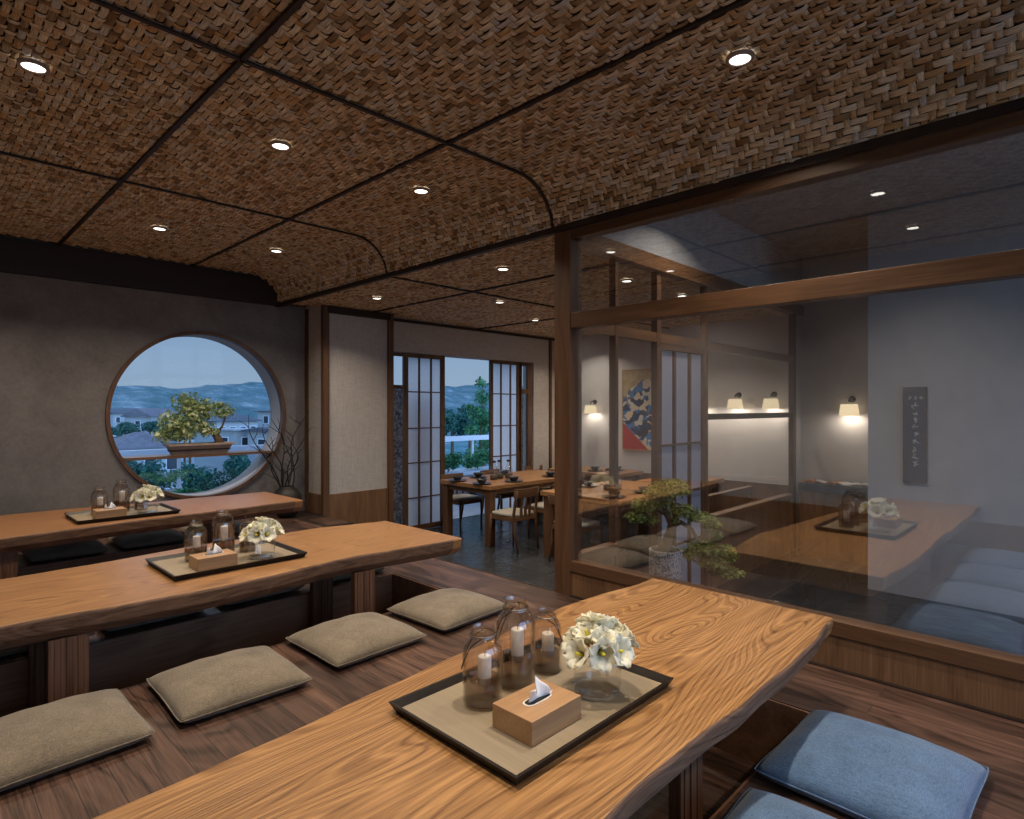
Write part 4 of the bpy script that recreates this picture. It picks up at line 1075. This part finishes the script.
obj('bench_base', box(6.50, 7.56, 3.22, 3.55, 0, .38), 'oak_v', t); obj('back_cap', box(6.43, 7.64, 3.14, 3.22, .74, .765), 'oak_x', t, bevel=.003)

# tableware
def make_bowl():
    t = thing('bowl', 'x', 'bowl'); bm = new(); lathe(bm, [(.001,0),(.035,0),(.04,.006),(.066,.045),(.070,.060),(.066,.060),(.060,.044),(.035,.012),(.001,.010)], cap=False, seg=24); obj('bowl_body', bm, 'ceramic_dark', t, smooth=True); return t
def make_plate():
    t = thing('plate', 'x', 'plate'); bm = new(); lathe(bm, [(.001,0),(.08,0),(.125,.014),(.130,.018),(.125,.019),(.085,.006),(.001,.005)], cap=False, seg=28); obj('plate_body', bm, 'ceramic_brown', t, smooth=True); return t
def make_carafe():
    t = thing('carafe', 'x', 'carafe'); bm = new(); lathe(bm, [(.001,.003),(.05,.003),(.055,.02),(.055,.12),(.045,.16),(.028,.19),(.026,.22),(.032,.235)], cap=False, seg=24); obj('glass_body', bm, 'jar', t, smooth=True)
    bm = new(); lathe(bm, [(.001,.235),(.03,.235),(.034,.25),(.02,.262),(.001,.264)], cap=False, seg=16); obj('stopper', bm, 'bronze', t, smooth=True)
    bm = new(); lathe(bm, [(.001,.006),(.048,.006),(.052,.02),(.052,.06),(.001,.061)], cap=False, seg=24); obj('drink', bm, 'gravel', t, smooth=True); return t
pl, bo, ca_ = make_plate(), make_bowl(), make_carafe()
used = set()
def put(proto, loc, label, group):
    if proto.name in used: o = dup(proto, loc)
    else: used.add(proto.name); o = proto
    o.location = loc; o['label'] = label; o['group'] = group
ZTB = ZT+.776
for tn, spots, cs in (('the long table before the doors', [(5.28,5.70),(5.28,6.18),(5.75,5.58),(6.25,6.25),(5.75,6.28),(6.55,5.62)], [(5.72,5.93),(5.86,5.96),(5.98,5.90)]),
                  ('the second table behind the corner glass', [(5.50,3.80),(5.50,4.40),(6.05,3.76),(6.05,4.58),(6.6,3.78)], [(5.95,4.2),(6.08,4.15)]),
                  ('the far table by the east wall', [(7.62,6.10),(7.62,5.62),(7.9,5.4)], []),
                  ('the booth table beyond the lattice screen', [(7.45,4.0),(7.8,4.2)], [])):
    for i, (x, y) in enumerate(spots):
        u = [p[0]*ex+p[1]*ey for p in spots]; order = sorted(range(len(u)), key=lambda k: u[k]).index(i)
        w_ = ('leftmost', 'second from left', 'third from left', 'fourth from left', 'fifth from left', 'sixth from left')[order]
        put(pl, (x, y, ZTB), 'flat brown plate, %s on %s' % (w_, tn), 'plates on '+tn)
        put(bo, (x, y, ZTB+.007), 'charcoal bowl on its plate, %s on %s' % (w_, tn), 'bowls on '+tn)
    for i, (x, y) in enumerate(cs): put(ca_, (x, y, ZTB), 'glass carafe with dark drink, %s on %s' % (('left', 'middle', 'right')[i], tn), 'carafes on '+tn)

# ================================================================== outside: balcony
struct('floor_balcony', box(-3, 13, YW+.34, 10.1, -.62, ZT-.03), 'concrete')
t = thing('balcony_railing', 'white metal handrail over a glass balustrade outside the round window', 'railing')
obj('handrail', box(-2, 13, 9.96, 10.08, .56, .665), 'rail_white', t); obj('glass_panel', box(-2, 13, 10.02, 10.03, -.45, .56), 'pane', t)
for x in (-1, 1, 3, 5, 9, 11): obj('rail_post', box(x-.02, x+.02, 10.0, 10.05, ZT-.03, .56), 'rail_white', t)
t = thing('balcony_planter', 'pale concrete planter box beyond the open doorway', 'planter', (0,0,0))
obj('planter_box', box(6.6, 10.2, 9.0, 9.6, ZT-.03, -.05), 'concrete', t); obj('coping', box(6.55, 10.25, 8.95, 9.65, -.05, .0), 'rail_white', t)
t = thing('storage_box', 'dark box against the planter outside the doorway', 'box', (0,0,0))
obj('box_body', box(7.95, 8.5, 8.75, 8.94, ZT-.03, -.12), 'house_window', t); obj('box_lid', box(7.92, 8.53, 8.73, 8.945, -.12, -.09), 'roof_grey', t)
def plant(name, label, cat, loc, mat, blobs_, n_, leaf, trunk=None, seed=1, group=None):
    t = thing(name, label, cat, loc, group=group)
    if trunk:
        bm = new()
        for path, rad in trunk: tube(bm, path, rad, 7)
        obj('trunk', bm, 'bark', t, smooth=True)
    blobs('foliage', mat, blobs_, n_, leaf, t, seed)
    return t
def palm(name, label, loc, mat, nfr, ln, seed):
    t = thing(name, label, 'plant', loc); r = random.Random(seed)
    for k in range(nfr):
        a = 2*PI*k/nfr+r.uniform(-.2,.2); bm = new(); pts = []; up = r.uniform(.5, .9)
        for i in range(9):
            q = i/8; pts.append(Vector((math.cos(a)*ln*q, math.sin(a)*ln*q, ln*(up*q-up*1.05*q*q*q)+.05)))
        tube(bm, pts, [.006*(1-.8*i/8) for i in range(9)], 5)
        side = Vector((-math.sin(a), math.cos(a), 0))
        for i in range(1, 9):
            for s in (-1, 1):
                for h_ in (0, .5):
                    p = pts[i-1].lerp(pts[i], h_); w = .20*ln*math.sin(PI*min(1, (i+h_)/9)); tip = p+side*s*w+(pts[i]-pts[i-1])*.8-Vector((0,0,w*.3)); q = p+(pts[i]-pts[i-1])*.25
                    bm.faces.new([bm.verts.new(v) for v in (p, q, tip)])
        obj('frond', bm, mat, t)
    bm = new(); lathe(bm, [(.001,-.765),(.11,-.765),(.15,-.05),(.13,-.05),(.001,-.07)], cap=False); obj('pot', bm, 'concrete', t, smooth=True)
palm('potted_fern', 'green fern with arching fronds low behind the round window', (2.45, 8.6, .26), 'leaf_fern', 17, .48, 5)
plant('balcony_shrub', 'bright green bush at the bottom of the round window', 'shrub', (2.40, 7.85, ZT-.03), 'leaf_bright', [(0,0,.73,.20,.14,.10),(.2,.05,.69,.14,.12,.08),(-.2,0,.67,.14,.12,.10)], 2200, .028, [([(0,0,0),(0,0,.5)], [.02,.012])], 31)
plant('balcony_shrub', 'blue-green shrub low at the left part of the round window', 'shrub', (2.05, 8.9, ZT-.03), 'leaf_teal', [(0,0,.62,.28,.2,.22),(.35,.1,.72,.26,.2,.18),(-.25,0,.75,.2,.2,.18)], 1500, .030, [([(0,0,0),(0,0,.5)], [.02,.012])], 34)
plant('balcony_shrub', 'blue-green wispy shrub on the balcony, right part of the round window', 'shrub', (3.25, 8.7, ZT-.03), 'leaf_teal', [(0,0,.72,.32,.2,.24),(.4,.1,.7,.28,.2,.28),(-.3,0,.60,.2,.2,.2)], 2600, .030, [([(0,0,0),(0,0,.4)], [.02,.012])], 33)
for i, (x, n_) in enumerate(((6.95, 900), (7.7, 1000), (8.5, 1000), (9.3, 900))):
    plant('planter_shrub', 'leafy green shrub in the planter beyond the doorway, %s' % ('first from left', 'second from left', 'third from left', 'fourth from left')[i], 'shrub', (x, 9.3, -.08), 'leaf_fern', [(0,0,.28,.35,.22,.16),(.2,0,.36,.2,.15,.12),(-.2,0,.22,.2,.15,.12)], n_, .045, [([(0,0,0),(0,0,.25)], [.015,.008])], 50+i, 'shrubs in the balcony planter')
t = thing('bare_sapling', 'thin crooked bare branch standing outside the left part of the doorway', 'plant', (6.35, 8.2, ZT-.03))
bm = new(); tube(bm, [(0,0,0),(.05,0,.3),(.12,0,.42),(.1,0,.6),(.2,0,.72)], [.016,.012,.01,.008,.004], 7); tube(bm, [(.05,0,.3),(-.1,0,.42),(-.16,0,.6)], [.01,.008,.004], 6); tube(bm, [(.12,0,.42),(.3,0,.5),(.36,0,.62)], [.009,.007,.003], 6)
obj('branches', bm, 'twig', t, smooth=True)
plant('balcony_tree', 'slender leafy tree at the right of the open doorway view', 'tree', (10.0, 10.9, -1.2), 'leaf_fern', [(0,0,2.3,.28,.3,.28),(.12,0,2.75,.22,.25,.2),(-.22,0,1.95,.22,.2,.16),(.2,0,1.6,.3,.3,.25),(.3,0,2.1,.3,.3,.35),(-.28,0,2.5,.12,.12,.10),(.1,.0,3.1,.15,.2,.14),(-.12,0,1.35,.3,.3,.2)], 1300, .060, [([(0,0,-4),(0,0,1),(.1,0,2.2),(.12,0,3.1)], [.04,.03,.02,.008])], 71)

# ================================================================== outside: the valley
bm = new(); N_ = 60
gx = [-250+i*18 for i in range(64)]; gy = [12+((i/50)**2)*900 for i in range(51)]
V = [[bm.verts.new((x, y, -9-1.5*math.sin(x*.02)-13*min(1, y/160)+(max(0, y-260)*.018)+2*math.sin(x*.031+y*.02))) for y in gy] for x in gx]
for i in range(63):
    for j in range(50): bm.faces.new((V[i][j], V[i+1][j], V[i+1][j+1], V[i][j+1]))
o = struct('ground_valley', bm, 'valley', smooth=True)
for k, (y, base, amp, sd_) in enumerate(((420, 6, 8, 3), (640, 22, 12, 5), (900, 40, 16, 9))):
    bm = new(); r = random.Random(sd_); n_ = 160; top = []
    ph = [r.uniform(0, 6.28) for _ in range(8)]
    rows = []
    for i in range(n_+1):
        x = -300+i*(1900/n_)
        h_ = base+amp*(.45*math.sin(x*.006+ph[0])+.3*math.sin(x*.013+ph[1])+.13*math.sin(x*.037+ph[2])+.08*math.sin(x*.09+ph[3])+.05*math.sin(x*.21+ph[4]))
        rows.append([bm.verts.new((x, y-120+240*j/12, -30+(h_+30)*math.sin(PI*j/12)**.8)) for j in range(13)])
    for a, b in zip(rows, rows[1:]):
        for j in range(12): bm.faces.new((a[j], b[j], b[j+1], a[j+1]))
    struct('ground_ridge_%d' % (k+1), bm, 'hill', smooth=True)
def house(label, x, y, w, d, zb, ze, rh, rot, roofm, hip=True, nwin=3):
    t = thing('house', label, 'house', (x, y, 0), rot)
    obj('wall', box(-w/2, w/2, -d/2, d/2, zb, ze), 'house_white', t)
    bm = new(); o_ = .45
    b = [bm.verts.new((sx_*(w/2+o_), sy_*(d/2+o_), ze-.05)) for sx_, sy_ in ((-1,-1),(1,-1),(1,1),(-1,1))]
    b2 = [bm.verts.new((v.co.x, v.co.y, ze+.08)) for v in b]
    e_ = (w/2-d/2 if hip else w/2+o_)
    r1 = bm.verts.new((-max(e_, .3), 0, ze+rh)); r2 = bm.verts.new((max(e_, .3), 0, ze+rh))
    for k in range(4): bm.faces.new((b[k], b[(k+1)%4], b2[(k+1)%4], b2[k]))
    bm.faces.new((b2[0], b2[1], r2, r1)); bm.faces.new((b2[2], b2[3], r1, r2)); bm.faces.new((b2[1], b2[2], r2)); bm.faces.new((b2[3], b2[0], r1)); bm.faces.new(b[::-1])
    obj('roof', bm, roofm, t)
    for i in range(nwin):
        for zz in (ze-1.35, ze-4.2):
            if zz < zb: continue
            xx = -w/2+w*(i+.5)/nwin
            f = obj('window', box(xx-.5, xx+.5, -d/2-.04, -d/2+.02, zz-.65, zz+.65), 'rail_white', t); obj('window_panes', box(xx-.42, xx+.42, -d/2-.06, -d/2-.03, zz-.57, zz+.57), 'house_window', f)
    for zz in (ze-1.35,):
        f = obj('window', box(-w/2-.04, -w/2+.02, -.6, .6, zz-.65, zz+.65), 'rail_white', t); obj('window_panes', box(-w/2-.06, -w/2-.03, -.5, .5, zz-.57, zz+.57), 'house_window', f)
    return t
HS = [('white house with a grey hipped roof right of the window bonsai', 32.6, 88.3, 6.4, 5, -16, -.56, 1.25, .25, 'roof_grey', True, 4),
      ('low white flat block in front of the hipped-roof house', 23.6, 61.7, 2.4, 3, -16, -.85, .15, .3, 'concrete', True, 1),
      ('white house with a slanting grey roof at the right edge of the round window', 25.6, 57.4, 2.7, 4, -16, -.94, .4, .3, 'roof_grey', False, 2),
      ('tall white house farthest right in the round window', 44.4, 99.3, 3.4, 4, -16, .7, .35, .3, 'roof_grey', True, 2),
      ('gabled mauve-roofed house left of the window bonsai', 32.8, 123.9, 6.5, 6, -16, -.25, 1.5, .5, 'roof_brown', False, 3),
      ('small distant gabled house at the left edge of the round window', 33.7, 151.6, 6.6, 5, -16, .1, 1.1, .4, 'roof_grey', False, 3),
      ('house with a broad mauve roof low at the left of the round window', 14.6, 59.5, 5.2, 4.5, -16, -2.1, 1.3, .15, 'roof_brown', True, 3),
      ('distant gabled house directly behind the window bonsai', 41.2, 133.6, 6, 5, -16, -.4, 1.3, .3, 'roof_brown', False, 3),
      ('little white annex above the broad mauve roof', 13.2, 70.8, 1.9, 3, -16, -1.5, .35, .3, 'concrete', True, 1),
      ('far grey-roofed house between bonsai and hipped roof', 54.9, 162.6, 7, 6, -16, -.5, 1.1, .2, 'roof_grey', True, 3),
]
for h_ in HS: house(*h_)
r = random.Random(8)
TS = [(20.5,86.4,0.0,1.6,'wide dark tree between roofs, left in the round window'),(28.0,107.4,-.3,1.6,'dark tree in front of the gabled houses'),(15.9,74.7,-.5,1.0,'small tree above the broad mauve roof'),(20.6,73.4,-.5,1.3,'tree low beside the window bonsai, left'),
      (34.1,108.3,-.3,2.0,'bushy tree behind the window bonsai'),(36.9,90.5,-.3,1.1,'small tree right of the hipped-roof house'),(38.8,46.2,1.7,2.0,'dark green tree in the doorway view, left'),(44.0,49.4,1.9,2.1,'dark green tree in the doorway view, middle'),(37.6,40.2,1.4,1.7,'dark green tree in the doorway view, right'),(47.5,58.5,2.4,2.2,'tallest dark green tree behind the doorway trees'),(17.2,66.0,-1.3,1.4,'round tree beside the broad mauve roof'),(24.5,88.0,-.6,1.5,'tree between the white annex and the bonsai'),(29.5,96.0,-1.0,1.6,'low tree left of the hipped-roof house'),(21.6,56.5,-1.9,1.0,'tree in front of the flat white block'),(34.5,42.5,1.3,1.7,'dark green tree in the doorway view, far left'),(12.6,50.5,-2.2,1.6,'dark tree in front of the broad mauve roof, left'),(15.6,48.5,-2.4,1.7,'dark tree below the window bonsai tray'),(19.3,50.0,-2.2,1.5,'dark tree in front of the flat white block, lower'),(10.3,52.5,-1.6,1.3,'dark tree at the left rim of the round window')]
for i, (x, y, top, s_, lab) in enumerate(TS):
    bl = [(r.uniform(-.7,.7)*s_, r.uniform(-.5,.5)*s_, top-s_*.45-r.uniform(0,.9)*s_, s_*r.uniform(.4,.6), s_*.5, s_*r.uniform(.30,.45)) for _ in range(9)]
    plant('tree', lab, 'tree', (x, y, 0), 'leaf_teal', bl, 1500, .13*s_, [([(0,0,-14),(0,0,top-s_*1.4),(0,0,top-s_*.7)], [.25*s_/2,.16*s_/2,.06])], 100+i)
"""END"""
